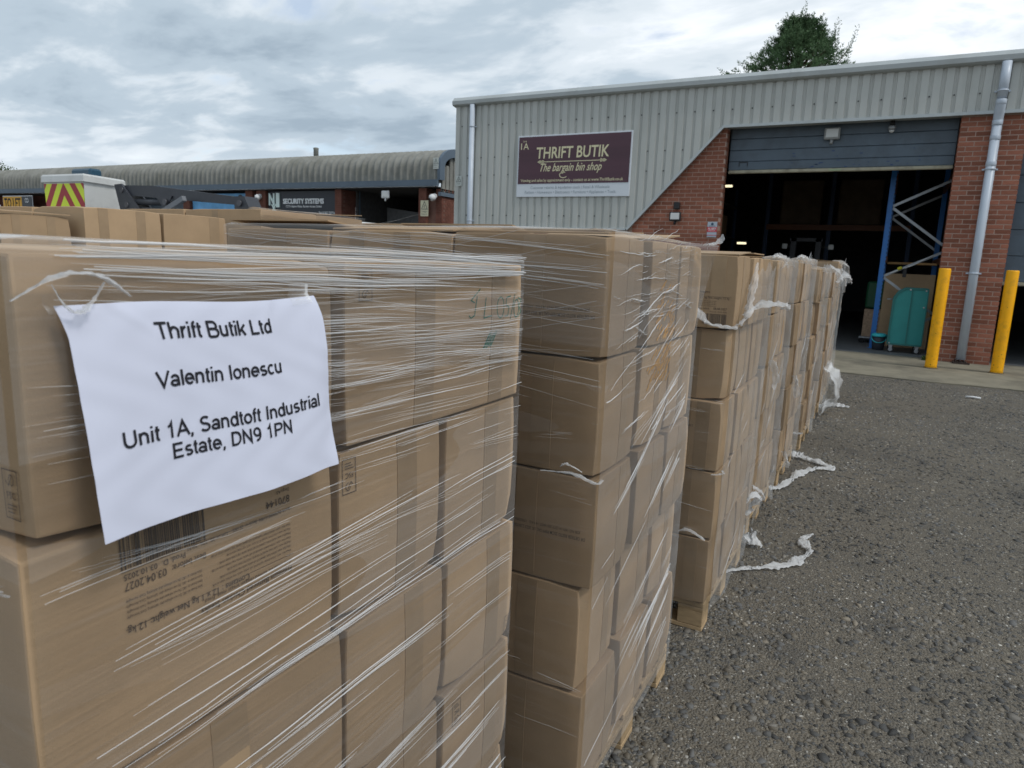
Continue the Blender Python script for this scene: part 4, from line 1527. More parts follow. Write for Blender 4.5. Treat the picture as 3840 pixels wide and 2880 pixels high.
tr_ = empty('conifer_tree', (-4.2, 30.5, 0), 'dark green conifer rising behind the warehouse roof', 'tree')
MB().tube([(-4.2, 30.5, 0), (-4.2, 30.5, 6), (-4.2, 30.5, 10.6)], [.35, .22, .03], 10).build('trunk', BARK, tr_)
lm, lim = MB(), MB()
TOPZ = 11.15


def plume(p, d, L_, n, rad=.085):
    """one feathery spray: short leaf blades round a rising axis"""
    d = d.normalized()
    for i in range(n):
        t = (i + rnd.random()) / n
        q = p + d * (L_ * t) + Vector((0, 0, L_ * .25 * t * t))
        sd = Vector((rnd.gauss(0, 1), rnd.gauss(0, 1), rnd.gauss(0, .8))).normalized()
        k = (1.1 - t) ** .8
        leaf_tris(lm, q + sd * (rad * k * rnd.random()), d * rnd.uniform(.2, .9) + sd * rnd.uniform(.5, 1.0) + Vector((0, 0, .3)), rnd.uniform(.05, .12) * (.6 + .6 * k), rnd.uniform(.010, .020))


TC = Vector((-4.2, 30.5, 0))
for i in range(1900):
    z = 7.6 + (TOPZ - 7.9) * rnd.random() ** .85
    k = (TOPZ - z) / (TOPZ - 9.2)
    a = rnd.uniform(0, 6.283)
    lob = 1 + .26 * math.sin(3 * a + 1.0 + z * 2.4) + .22 * math.sin(5 * a - z * 4.1) + .14 * math.sin(9 * a + z * 7)
    r_ = min(2.2, 1.56 * max(0, k) ** .95) * lob
    rr_ = r_ * math.sqrt(rnd.uniform(.2, 1.0))
    p = TC + Vector((math.cos(a) * rr_, math.sin(a) * rr_, z + rnd.uniform(-.12, .12)))
    d = Vector((math.cos(a) + rnd.gauss(0, .35), math.sin(a) + rnd.gauss(0, .35), .35 + rnd.gauss(0, .25)))
    plume(p, d, rnd.uniform(.16, .42), 34)
    if i % 8 == 0:
        lim.tube([tuple(TC + Vector((0, 0, z - .5))), tuple(p)], [.035, .008], 4)
# leaders that break the outline
for (dx, dz, h, tilt) in ((.05, .0, .55, .05), (-.16, -.28, .5, -.2), (.34, -.42, .5, .2), (-.62, -.62, .5, -.35), (.82, -.66, .55, .1), (-1.0, -1.02, .45, -.5), (1.25, -.82, .6, .12), (-1.25, -1.45, .45, -.3), (1.72, -1.42, .75, .35), (-1.5, -1.7, .35, -.3), (.58, -.52, .4, .3), (1.05, -1.0, .4, .3)):
    for kk in range(4):
        base_ = TC + Vector((dx + rnd.uniform(-.06, .06), rnd.uniform(-.4, .1), TOPZ + dz - .42))
        plume(base_, Vector((tilt, 0, 1)), h * rnd.uniform(.8, 1.35), 40, .10)
    lim.tube([tuple(base_ - Vector((dx * .3, 0, .6))), tuple(base_ + Vector((tilt * h * .7, 0, h * .7)))], [.03, .006], 4)
lm.build('crown', LEAF, tr_)
lim.build('limbs', BARK, tr_)

tr2 = empty('broadleaf_tree', (-86.6, 42, 0), 'small dark tree top at the far left edge above the curved roof', 'tree')
MB().tube([(-86.6, 42, 0), (-86.6, 42, 5), (-86.4, 42, 8)], [.4, .3, .1], 8).build('trunk', BARK, tr2)
l2 = MB()
lim2 = MB()
for i in range(60):
    a, zz = rnd.uniform(0, 6.28), rnd.uniform(6.0, 9.3)
    r_ = math.sqrt(max(.1, 1 - ((zz - 7.5) / 2.3) ** 2)) * 2.1 * math.sqrt(rnd.random())
    c = Vector((-86.6 + math.cos(a) * r_, 42 + math.sin(a) * r_, zz))
    lim2.tube([(-86.6, 42, zz - 1.2), tuple(c)], [.05, .015], 4)
    for k in range(55):
        leaf_tris(l2, c + Vector((rnd.gauss(0, .28), rnd.gauss(0, .28), rnd.gauss(0, .22))), Vector((rnd.gauss(0, 1), rnd.gauss(0, 1), rnd.gauss(0, 1))), rnd.uniform(.12, .22), rnd.uniform(.04, .07))
l2.build('crown', LEAF2, tr2)
lim2.build('limbs', BARK, tr2)

# ================================================================== pallets, boxes, film
ORD = ['nearest', 'second', 'third', 'fourth', 'fifth', 'sixth', 'seventh', 'eighth']
LAY = ['top', 'second', 'third', 'fourth', 'bottom']


def make_pallet(x0, x1, y0, y1, label, h=.12):
    e = empty('pallet', ((x0 + x1) / 2, (y0 + y1) / 2, 0), label, 'pallet', 'timber pallets under the loads')
    w = .1
    tops = 5
    for i in range(tops):
        yy = y0 + (y1 - y0 - w) * i / (tops - 1)
        MB().bev(x0, x1, yy, yy + w, h - .020, h - .001, .003).build('deck_board', WOOD, e)
    for xx in (x0, (x0 + x1) / 2 - .05, x1 - .10):
        MB().bev(xx, xx + .10, y0, y1, h - .038, h - .021, .002).build('cross_board', WOOD, e)
        for yy in (y0, (y0 + y1) / 2 - .05, y1 - .10):
            MB().bev(xx, xx + .10, yy, yy + .10, .0195, h - .0385, .003).build('block', WOOD, e)
    for yy in (y0, (y0 + y1) / 2 - .05, y1 - .10):
        MB().bev(x0, x1, yy, yy + .10, .002, .019, .002).build('bottom_board', WOOD, e)
    return e


_boxv = {}
JIT = {}


def box_mesh(w, d, h, var):
    k = (round(w, 3), round(d, 3), round(h, 3), var)
    if k not in _boxv:
        r_ = random.Random(hash(k) & 0xffff)
        # subdivided, softly bulging carton
        n = 5
        mb = MB()
        idx = {}

        def vid(i, j, l):
            if (i, j, l) in idx:
                return idx[(i, j, l)]
            u, v, t = (i / n) * 2 - 1, (j / n) * 2 - 1, l / n
            p = [u * w / 2, v * d / 2, t * h]
            # bulge of each face in its middle
            bu = .004 * (1 - v * v) * (1 - (2 * t - 1) ** 2)
            bv = .004 * (1 - u * u) * (1 - (2 * t - 1) ** 2)
            if abs(u) == 1:
                p[0] += math.copysign(bu * jit[0 if u < 0 else 1], u)
            if abs(v) == 1:
                p[1] += math.copysign(bv * jit[2 if v < 0 else 3], v)
            # crushed corners
            for (cu, cv, ct), (kx, ky, kz) in corners.items():
                dd_ = math.sqrt(((u - cu) * w / 2) ** 2 + ((v - cv) * d / 2) ** 2 + ((t - ct) * h) ** 2)
                f = max(0, 1 - dd_ / .09) ** 2
                p[0] += kx * f
                p[1] += ky * f
                p[2] += kz * f
            idx[(i, j, l)] = len(mb.v)
            mb.v.append(tuple(p))
            return idx[(i, j, l)]
        jit = [r_.uniform(-.2, 1.2) for _ in range(4)]
        corners = {(cu, cv, ct): (-cu * min(.012, abs(r_.gauss(0, .0045))), -cv * min(.012, abs(r_.gauss(0, .0045))), (-1 if ct else 1) * min(.012, abs(r_.gauss(0, .004)))) for cu in (-1, 1) for cv in (-1, 1) for ct in (0, 1)}
        for a in range(n):
            for b in range(n):
                for q in (0, n):
                    mb.f.append((vid(q, a, b), vid(q, a + 1, b), vid(q, a + 1, b + 1), vid(q, a, b + 1)))
                    mb.f.append((vid(a, q, b), vid(a + 1, q, b), vid(a + 1, q, b + 1), vid(a, q, b + 1)))
                    mb.f.append((vid(a, b, q), vid(a + 1, b, q), vid(a + 1, b + 1, q), vid(a, b + 1, q)))
                    mb.smooth.extend([True] * 3)
        me = mb.mesh('cardboard_box', CARD)
        bm = bmesh.new()
        bm.from_mesh(me)
        ed = [e_ for e_ in bm.edges if len(e_.link_faces) == 2 and e_.calc_face_angle(0) > .9]
        bmesh.ops.bevel(bm, geom=ed, offset=.0032, segments=2, affect='EDGES', profile=.6)
        bm.to_mesh(me)
        bm.free()
        for p in me.polygons:
            p.use_smooth = True
        me.set_sharp_from_angle(angle=R(14))
        JIT[me.name] = jit
        _boxv[k] = me
    return _boxv[k]


def face_frame(w, d, h, face):
    """centre of the face base, right, up=Z, normal in box-local coordinates"""
    return {'R': (Vector((w / 2, 0, 0)), Vector((0, 1, 0)), Vector((1, 0, 0)), d),
            'F': (Vector((0, -d / 2, 0)), Vector((1, 0, 0)), Vector((0, -1, 0)), w),
            'L': (Vector((-w / 2, 0, 0)), Vector((0, -1, 0)), Vector((-1, 0, 0)), d),
            'T': (Vector((0, 0, h)), Vector((1, 0, 0)), Vector((0, 0, 1)), w)}[face]


UPV = Vector((0, 0, 1))


def on_face(o, dims, face, pos, z, lift):
    """point on the softly bulging face of a carton, lifted a little off it"""
    c, r_, n, L_ = face_frame(*dims, face)
    j = JIT[o.data.name][{'L': 0, 'R': 1, 'F': 2}[face]]
    v, t = pos / (L_ / 2), z / dims[2]
    b = .004 * max(0, 1 - v * v) * max(0, 1 - (2 * t - 1) ** 2) * j
    return c + r_ * pos + UPV * z + n * (b + lift)




def add_tape(o, dims, face, pos, wid, z0, z1, m):
    c, r_, n, L_ = face_frame(*dims, face)
    mb = MB()
    nz = 8
    for sg in (-1, 1):
        for i in range(nz + 1):
            mb.v.append(tuple(on_face(o, dims, face, pos + sg * wid / 2, z0 + (z1 - z0) * i / nz, .0009)))
    for i in range(nz):
        mb.f.append((i, i + 1, nz + 2 + i, nz + 1 + i))
        mb.smooth.append(False)
    b = len(mb.v)
    mb.v.extend([tuple(Vector(v) - n * .0025) for v in mb.v[:b]])
    for i in range(nz):
        mb.f.append((b + i, i, i + 1, b + i + 1))
        mb.f.append((nz + 1 + i, b + nz + 1 + i, b + nz + 2 + i, nz + 2 + i))
        mb.smooth.extend([False] * 2)
    mb.f.append((0, b, b + nz + 1, nz + 1))
    mb.f.append((nz, b + nz, b + 2 * nz + 1, 2 * nz + 1))
    mb.smooth.extend([False] * 2)
    mb.build('tape_strip', m, o, local=True)


def face_text(o, dims, face, lines, m=INK, name='printed_text', flip=False):
    """lines: (text, size, pos_along, z, align, width)"""
    mb = MB()
    sg = -1 if flip else 1
    for (s, size, pos, z, al, wd_) in lines:
        v, f, w = text2d(s, size, .004)
        k = wd_ / w if wd_ else 1
        x0 = {'L': 0, 'C': -w * k / 2, 'R': -w * k}[al]
        mb.add([on_face(o, dims, face, pos + sg * (x0 + x * k), z + sg * y, .0012) for x, y in v], f)
    return mb.build(name, m, o, local=True)


def face_strokes(o, dims, face, strokes, wid, m, name='printed_mark'):
    mb = MB()
    for s_ in strokes:
        v, f = stroke_poly(s_, wid)
        mb.add([on_face(o, dims, face, a, b, .0012) for a, b in v], f)
    return mb.build(name, m, o, local=True)


def fsc_mark(o, dims, face, pos, z, w, h, flip=False):
    """small framed forestry stamp: frame, tick-tree, three letters and small lines"""
    sg = -1 if flip else 1
    st = [[(pos - w / 2, z - h / 2), (pos + w / 2, z - h / 2), (pos + w / 2, z + h / 2), (pos - w / 2, z + h / 2), (pos - w / 2, z - h / 2)]]
    zt = z + sg * h * .28
    st.append([(pos - w * .30 * sg, zt), (pos - w * .12 * sg, zt - sg * h * .10), (pos + w * .1 * sg, zt + sg * h * .08)])
    st.append([(pos + px * w * sg, zt + pz * h * sg) for px, pz in ((-.1, .02), (.02, .13), (.16, .13), (.27, .04), (.2, -.06), (.06, -.10))])
    for i in range(3):
        st.append([(pos - w * .34, z - sg * h * (.22 + .075 * i)), (pos + w * (.34 - .1 * i), z - sg * h * (.22 + .075 * i))])
    face_strokes(o, dims, face, st, w * .045, INK, 'forestry_stamp')
    face_text(o, dims, face, [('FSC', w * .42, pos, z - sg * h * .03 + (w * .12 if flip else -w * .12), 'C', w * .6)], INK, 'stamp_letters', flip)


def barcode(o, dims, face, p0, p1, z0, z1):
    mb = MB()
    rr_ = random.Random(5)
    x = p0
    while x < p1:
        w = rr_.choice([.0006, .0011, .0016, .0024])
        mb.add([on_face(o, dims, face, q, z, .0012) for q, z in ((x, z0), (x + w, z0), (x + w, z1), (x, z1))], [(0, 1, 2, 3)])
        x += w + rr_.choice([.0007, .0012, .002])
    o_ = mb.build('barcode', INK, o, local=True)
    o_['kind'] = 'stuff'


def film_noise(seed, amp, kv=(10, 45), ku=(1.5, 6), n=8):
    r_ = random.Random(seed)
    ws = [(r_.uniform(*kv), r_.uniform(*ku) * r_.choice((-1, 1)), r_.uniform(0, 6.28), r_.uniform(.3, 1)) for _ in range(n)]
    tot = sum(w[3] for w in ws)
    return lambda s, z: amp * sum(w[3] * math.sin(w[0] * z + w[1] * s + w[2]) for w in ws) / tot * 1.8


def film_panel(mb, face, x0, x1, y0, y1, z0, z1, off, noise, ztop=None, zbot=None, nu=26, nv=40, rim=0.0, bulge=None):
    """one side of the wrap as a rippled sheet; rim folds it in over the top"""
    lo, hi = (y0, y1) if face in 'RL' else (x0, x1)
    b = len(mb.v)
    rows = nv + 1 + (4 if rim else 0)
    for i in range(nu + 1):
        s = lo + (hi - lo) * i / nu
        zt = ztop(s) if ztop else z1
        zb = zbot(s) if zbot else z0
        edge = min(1, min(s - lo, hi - s) / .05)
        for j in range(rows):
            if j <= nv:
                z = zb + (zt - zb) * j / nv
                d = off + noise(s, z) * (.25 + .75 * edge) + (bulge(s, z) if bulge else 0)
            else:
                k = (j - nv) / 4
                z = zt + .002 + .004 * math.sin(k * 3.1) + noise(s * 2, k * .2) * 1.2
                d = off - rim * k
            if face == 'R':
                p = (x1 + d, s, z)
            elif face == 'L':
                p = (x0 - d, s, z)
            elif face == 'F':
                p = (s, y0 - d, z)
            else:
                p = (s, y1 + d, z)
            mb.v.append(p)
    for i in range(nu):
        for j in range(rows - 1):
            mb.f.append((b + i * rows + j, b + (i + 1) * rows + j, b + (i + 1) * rows + j + 1, b + i * rows + j + 1))
            mb.smooth.append(True)


def film_glint_folds(mb, face, plane, lo, hi, specs, seed):
    """ridged film strands in bundles, whitened to paint reflections along the wrinkles.
    specs: bundles, strands each, zlo, zhi, slope, slope_sd, len_lo, len_hi, spread, wid_lo, wid_hi, wiggle"""
    r_ = random.Random(seed)
    for (nbun, nst, zlo, zhi, sl, ssd, l0, l1, spread, w0, w1, wig) in specs:
        for _ in range(nbun):
            Lb = r_.uniform(l0, l1)
            sb_ = r_.uniform(lo - .25 * Lb, hi - .4 * Lb)
            zb_ = r_.uniform(zlo, zhi)
            mb_ = r_.gauss(sl, ssd)
            ph, fr = r_.uniform(0, 6.28), r_.uniform(8, 26)
            for k_ in range(max(1, int(nst * r_.uniform(.5, 1.5)))):
                L_ = Lb * r_.uniform(.35, 1.0)
                s0 = sb_ + (Lb - L_) * r_.random()
                z0 = zb_ + mb_ * (s0 - sb_) + r_.gauss(0, spread)
                m_ = mb_ + r_.gauss(0, .012)
                w = w0 + (w1 - w0) * r_.random() ** 2.2
                n = 10
                b = len(mb.v)
                k = 0
                ph2 = ph + r_.uniform(-.6, .6)
                for i in range(n):
                    t = i / (n - 1)
                    s = s0 + L_ * t
                    if s < lo - .002 or s > hi + .002:
                        continue
                    z = z0 + m_ * (s - s0) + wig * math.sin(fr * s + ph2) * .5 + r_.gauss(0, wig * .10)
                    ww = w * math.sin(math.pi * min(.985, max(.015, t))) ** .8
                    for (dz, dh) in ((-ww, 0), (-ww * .2, ww * 1.3 + .0004), (ww, 0)):
                        h = plane + (.0012 + dh)
                        if face == 'R':
                            mb.v.append((h, s, z + dz))
                        else:
                            mb.v.append((s, 2 * plane - h, z + dz))
                    k += 1
                for i in range(k - 1):
                    for q in (0, 1):
                        mb.f.append((b + i * 3 + q, b + (i + 1) * 3 + q, b + (i + 1) * 3 + q + 1, b + i * 3 + q + 1))
                        mb.smooth.append(True)


def crumple(pts, widths, seed, flat=.35, nseg=9, per=9):
    """scrunched ribbon of film along a path"""
    r_ = random.Random(seed)
    P = [Vector(p) for p in pts]
    path, W_ = [], []
    for i in range(len(P) - 1):
        p0, p1, p2, p3 = P[max(i - 1, 0)], P[i], P[i + 1], P[min(i + 2, len(P) - 1)]
        for k in range(per):
            t = k / per
            path.append(.5 * ((2 * p1) + (-p0 + p2) * t + (2 * p0 - 5 * p1 + 4 * p2 - p3) * t * t + (-p0 + 3 * p1 - 3 * p2 + p3) * t ** 3))
            W_.append(widths[i] + (widths[i + 1] - widths[i]) * t)
    path.append(P[-1])
    W_.append(widths[-1])
    mb = MB()
    for i, p in enumerate(path):
        t = (path[min(i + 1, len(path) - 1)] - path[max(i - 1, 0)]).normalized()
        sd = t.cross(UPV)
        if sd.length < .2:
            sd = Vector((0.3, 1, 0))
        sd.normalize()
        up = sd.cross(t).normalized()
        w = W_[i] * (1 + .22 * math.sin(i * .45 + seed) + .12 * math.sin(i * 1.3 + seed) + r_.uniform(-.04, .04))
        for k in range(nseg):
            f = k / (nseg - 1) - .5
            h = (.5 - abs(f)) * w * flat * 1.3 + (k % 2) * w * .15 * (1 + .6 * math.sin(i * .35 + k)) + r_.uniform(0, .05) * w
            mb.v.append(tuple(p + sd * (f * w * (.75 + .25 * math.sin(i * .21 + seed)) + .10 * w * math.sin(i * .33 + k * .4) + r_.uniform(-.09, .09) * w) + up * (h + r_.uniform(-.04, .10) * w) + t * r_.uniform(-.05, .05) * w))
    n = len(path)
    for i in range(n - 1):
        for k in range(nseg - 1):
            a = i * nseg + k
            mb.f.append((a, a + nseg, a + nseg + 1, a + 1))
            mb.smooth.append(True)
    return mb


LOADS = {}
BOXES = {}


def make_load(key, lname, x, y, h, ncol, ylist=None, seed=0, base=.12, layers=5, xoff=0.0, shift=None, group='boxes in the wrapped loads', low=0):
    """cartons stacked on a pallet; only those at the front, right and top are there to see"""
    r_ = random.Random(100 + seed)
    x0, x1 = x
    y0, y1 = y
    make_pallet(x0 + .01, x1 - .005, y0 + .012, y1 - .01, 'timber pallet under the %s' % lname)
    wcol = (x1 - x0) / ncol
    rows = ylist or [(y0 + (y1 - y0) * i / 3, y0 + (y1 - y0) * (i + 1) / 3) for i in range(3)]
    for lay_ in range(layers):                    # 0 = bottom
        li = layers - 1 - lay_
        rws = rows(lay_) if callable(rows) else rows
        for ix in range(ncol):
            for iy, (ya, yb) in enumerate(rws):
                if not (ix == ncol - 1 or iy == 0 or (lay_ == layers - 1)):
                    continue
                sx, sy = (shift(lay_, ix, iy) if shift else (0, 0))
                w = wcol - .006
                d = yb - ya - .006
                hh_ = h - .005
                xc = x0 + wcol * (ix + .5) + r_.uniform(-.003, .003) + sx
                yc = (ya + yb) / 2 + r_.uniform(-.002, .002) + sy
                if ix == ncol - 1:
                    xc += r_.uniform(-.004, .003)
                dims = (round(w, 3), round(d, 3), round(hh_, 3))
                o = bpy.data.objects.new('cardboard_box', box_mesh(*dims, r_.randint(0, 3)))
                o.location = (xc, yc, base + lay_ * h)
                o.rotation_euler = (0, 0, r_.uniform(-.006, .006))
                link(o)
                side_ = ['left', 'middle', 'right'] if ncol == 3 else (['left', 'right'] if ncol == 2 else ['only'])
                dep = ['front', 'middle', 'rear'] if len(rws) == 3 else ['front', 'rear']
                tag(o, 'brown cardboard box, %s %s of %s layer, %s' % (dep[iy], side_[ix], LAY[li] if layers == 5 else LAY[min(li, 4)], lname), 'cardboard box', group)
                BOXES[(key, li, ix, iy)] = (o, dims)
    LOADS[key] = (x0, x1, y0, y1, base, base + layers * h)


def dress(key, li, ix, iy, face, bands, full=True, m=TAPE):
    o, dims = BOXES[(key, li, ix, iy)]
    for pos, wid in bands:
        add_tape(o, dims, face, pos, wid, .003 if full else dims[2] * .45, dims[2] - .003, m)


def p1rows(l):
    if l == 4:
        return [(.300, .674), (.690, 1.190)]
    return [(.296, .676), (.684, .934), (.940, 1.190)]


make_load('P1', 'nearest wrapped load', (-1.80, -.62), (.30, 1.19), .257, 3, p1rows, 1,
          shift=lambda l, ix, iy: ((0, .003, .007, -.002, .0)[l] + (.003 if (l + iy) % 2 else 0), -.012 if (l == 3 and iy == 0) else 0))
p2r = [(1.400, 1.655), (1.692, 1.945), (1.965, 2.220)]
make_load('P2', 'second wrapped load', (-1.71, -.524), (1.40, 2.22), .2705, 3, p2r, 2, shift=lambda l, ix, iy: (-.018 if l == 1 and ix == 2 else (.004 if l == 2 else 0), 0))
make_load('P3', 'third wrapped load', (-1.68, -.480), (2.55, 3.36), .2675, 3, [(2.55, 2.80), (2.835, 3.085), (3.10, 3.36)], 3, shift=lambda l, ix, iy: (-.012 if l == 3 else (.01 if l == 4 else 0), .02 if l == 3 else 0))
make_load('P4', 'fourth wrapped load', (-1.70, -.505), (3.62, 4.42), .268, 3, None, 4, shift=lambda l, ix, iy: (.02 if l in (3, 4) and iy == 0 else -.012 * (l % 2), -.03 if l == 1 else 0))
make_load('P5', 'fifth wrapped load', (-1.69, -.49), (4.64, 5.44), .2715, 3, None, 5, shift=lambda l, ix, iy: (.015 * ((l + iy) % 2) - .01, 0))
make_load('P6', 'sixth wrapped load', (-1.67, -.470), (5.76, 6.54), .262, 3, None, 6, shift=lambda l, ix, iy: (-.02 * ((l + iy) % 2), 0))
make_load('P7', 'seventh wrapped load', (-1.67, -.480), (7.12, 7.92), .262, 3, None, 7, shift=lambda l, ix, iy: (.02 * ((l + iy) % 2) - .01, 0))
make_load('P8', 'farthest wrapped load', (-1.70, -.500), (8.25, 9.05), .280, 3, None, 8)
BG = 'boxes in the back row loads'
make_load('Q0', 'left back row load', (-4.2, -3.02), (.92, 1.71), .2785, 3, [(.92, 1.18), (1.18, 1.44), (1.44, 1.71)], 11, group=BG)
make_load('Q1', 'second back row load', (-4.2, -3.0), (1.75, 2.47), .2885, 3, [(1.75, 2.105), (2.112, 2.47)], 12, group=BG)
make_load('Q2', 'third back row load', (-4.05, -2.86), (2.56, 3.36), .2990, 2, [(2.56, 2.96), (2.96, 3.36)], 13, group=BG)
make_load('Q3', 'fourth back row load', (-3.45, -2.26), (3.5, 4.3), .2965, 3, None, 14, group=BG)

# tape bands on the faces in view
for li in range(5):
    for ix in range(3):
        dress('P2', li, ix, 0, 'F', [(-.10 + .01 * li, .050), (.045 + .012 * (li % 2), .052)] if (li + ix) % 2 else [(.02, .055)])
    for iy in range(3):
        dress('P2', li, 2, iy, 'R', [(.03 - .02 * iy + .01 * li, .045)])
        if li > 0 and not (li == 1 and iy == 0):
            dress('P1', li, 2, iy, 'R', [((-.02 if iy == 0 else .02) + .008 * li, .05)])
for key in ('P3', 'P4', 'P5', 'P6', 'P7', 'P8'):
    for li in range(5):
        dress(key, li, 2, 0, 'F', [(.06 + .02 * (li % 2), .05)] + ([(.13, .05)] if li % 2 == 0 else []))
        for iy in range(3):
            dress(key, li, 2, iy, 'R', [(.02 * ((li + iy) % 3) - .02, .045)])
dress('P1', 0, 2, 1, 'R', [(-.07, .050), (.155, .048)])
dress('Q0', 0, 2, 2, 'R', [(-.075, .03), (.055, .034)])
dress('Q0', 0, 2, 1, 'R', [(.06, .04)])
dress('Q1', 0, 2, 0, 'R', [(-.095, .042), (.075, .044)])
dress('Q1', 0, 2, 1, 'R', [(.10, .058)])
dress('Q2', 0, 1, 0, 'F', [(-.05, .05)])

# prints on particular boxes
o, dm_ = BOXES[('P1', 1, 2, 0)]
yc = .486


def yy_(y):
    return y - yc


zb_ = .12 + 3 * .257
face_text(o, dm_, 'R', [
    ('Premium Battered Chicken Steaks', .0105, yy_(.597), 1.024 - zb_, 'L', .130),
    ('Oval, battered, formed chicken breast meat. Fried', .0062, yy_(.597), 1.033 - zb_, 'L', .125),
    ('Contains : 12 x 1 kg Net weight: 12 kg', .0110, yy_(.532), 1.040 - zb_, 'L', .146),
    ('Best before:', .0095, yy_(.476), 1.086 - zb_, 'L', .040),
    ('03.04.2027', .0115, yy_(.430), 1.086 - zb_, 'L', .044),
    ('Prod. D.  03.10.2025', .0085, yy_(.452), 1.095 - zb_, 'L', .066),
    ('Ean14: 06789000101806  Batch nr  251003', .006, yy_(.597), 1.100 - zb_, 'L', .085),
    ('870144', .013, yy_(.597), 1.116 - zb_, 'L', .036),
    ('Dango A/S', .006, yy_(.597), 1.125 - zb_, 'L', .02),
    ('Lot nr 25  276  20:31', .006, yy_(.505), 1.099 - zb_, 'L', .05),
] + [('Wheat flour, water, chicken breast, rapeseed oil, salt, spices, starch, may contain traces of milk', .0042, yy_(.597), 1.046 + .0056 * k - zb_, 'L', .115 - .01 * (k % 3)) for k in range(7)]
  + [('Store frozen at -18C. Do not refreeze after defrosting. Cook thoroughly', .0042, yy_(.470), 1.052 + .0056 * k - zb_, 'L', .084) for k in range(4)], flip=True)
barcode(o, dm_, 'R', yy_(.384), yy_(.478), 1.100 - zb_, 1.135 - zb_)
face_strokes(o, dm_, 'R', [[(yy_(.600), 1.0385 - zb_), (yy_(.384), 1.0385 - zb_)], [(yy_(.600), 1.098 - zb_), (yy_(.384), 1.098 - zb_)]], .0006, INK, 'printed_rule')
# stamps
o, dm_ = BOXES[('P1', 0, 2, 1)]
zt_ = .12 + 4 * .257
fsc_mark(o, dm_, 'R', .732 - .94, 1.368 - zt_, .026, .042, True)
c_ = .94
face_strokes(o, dm_, 'R', [
    [(1.030 - c_, 1.357 - zt_), (1.000 - c_, 1.338 - zt_), (1.012 - c_, 1.334 - zt_)],
    [(1.020 - c_, 1.345 - zt_), (1.012 - c_, 1.312 - zt_), (1.000 - c_, 1.308 - zt_), (.994 - c_, 1.313 - zt_)],
    [(1.050 - c_, 1.342 - zt_), (1.044 - c_, 1.306 - zt_), (1.072 - c_, 1.309 - zt_)],
] + [[(p[0] * .013 + 1.103 - c_, p[1] * .019 + 1.322 - zt_) for p in _A(0, 0, 1, 1, 0, 360)],
     [(1.142 - c_, 1.342 - zt_), (1.126 - c_, 1.340 - zt_), (1.124 - c_, 1.326 - zt_), (1.136 - c_, 1.322 - zt_), (1.132 - c_, 1.306 - zt_), (1.120 - c_, 1.305 - zt_)],
     [(1.158 - c_, 1.345 - zt_), (1.142 - c_, 1.298 - zt_)],
     [(p[0] * .010 + 1.166 - c_, p[1] * .017 + 1.318 - zt_) for p in _A(0, 0, 1, 1, 0, 360)],
     [(1.172 - c_, 1.338 - zt_), (1.184 - c_, 1.334 - zt_), (1.176 - c_, 1.322 - zt_), (1.185 - c_, 1.312 - zt_), (1.174 - c_, 1.301 - zt_)]], .0022, INK_GREEN, 'marker_writing')
sc_ = []
rq = random.Random(3)
for k in range(10):
    a = 1.044 + .003 * k
    sc_.append([(a - c_, 1.252 + rq.uniform(-.002, .004) - zt_), (a + .022 - c_, 1.278 + rq.uniform(-.005, .005) - zt_)])
face_strokes(o, dm_, 'R', sc_, .0022, INK_GREEN, 'marker_scribble')
o, dm_ = BOXES[('P1', 1, 2, 1)]
fsc_mark(o, dm_, 'R', .706 - .809, 1.105 - (.12 + 3 * .257), .026, .05, True)
o, dm_ = BOXES[('P1', 2, 2, 2)]
fsc_mark(o, dm_, 'R', 1.172 - 1.065, .662 - (.12 + 2 * .257), .026, .042)
o, dm_ = BOXES[('P1', 3, 2, 2)]
fsc_mark(o, dm_, 'R', .983 - 1.065, .575 - (.12 + .257), .026, .046, True)
o, dm_ = BOXES[('P1', 0, 2, 0)]
fsc_mark(o, dm_, 'F', .165, 1.19 - zt_, .022, .045)
for (li, z_) in ((0, 1.300), (2, .790)):
    o, dm_ = BOXES[('P2', li, 2, 0)]
    zb2 = .12 + (4 - li) * .2705
    cx2 = -.7217
    face_text(o, dm_, 'F', [('DR OETKER RISTO 25CM PEPP-SAL UK 2023 2:30:05678', .0115, -.548 - cx2, z_ - .004 - zb2, 'L', .19),
                            ('JOB NO 14711A QTY 205 WGT 14.9 KG   17/02/2026', .0095, -.560 - cx2, z_ + .010 - zb2, 'L', .17)], flip=True)
o, dm_ = BOXES[('P3', 0, 2, 0)]
cx3, zb3 = -.67, .12 + 4 * .2675
face_text(o, dm_, 'F', [('Crispy Chicken Nuggets', .011, -.566 - cx3, 1.318 - zb3, 'R', .12), ('Breaded and fried', .006, -.585 - cx3, 1.309 - zb3, 'R', .06),
                        ('Contains : 12 x 1 kg Net weight: 12 kg', .0115, -.495 - cx3, 1.297 - zb3, 'R', .165), ('Best before:', .0085, -.562 - cx3, 1.258 - zb3, 'R', .04),
                        ('08.08.2027', .011, -.500 - cx3, 1.258 - zb3, 'R', .048), ('Prod D:  09.02.2026', .0065, -.500 - cx3, 1.248 - zb3, 'R', .06)] +
          [('Chicken breast, wheat flour, water, oil, starch, salt, spices', .0045, -.540 - cx3, 1.287 - .006 * k - zb3, 'R', .09) for k in range(4)])
barcode(o, dm_, 'F', -.585 - cx3, -.500 - cx3, 1.206 - zb3, 1.243 - zb3)
face_strokes(o, dm_, 'F', [[(-.66 - cx3, 1.305 - zb3), (-.49 - cx3, 1.305 - zb3)]], .0007, INK, 'printed_rule')
o, dm_ = BOXES[('P3', 2, 2, 0)]
face_text(o, dm_, 'F', [('CARTON 205 RISTO 25CM 14.9 KG', .012, .03, .17, 'C', .13)], flip=True)
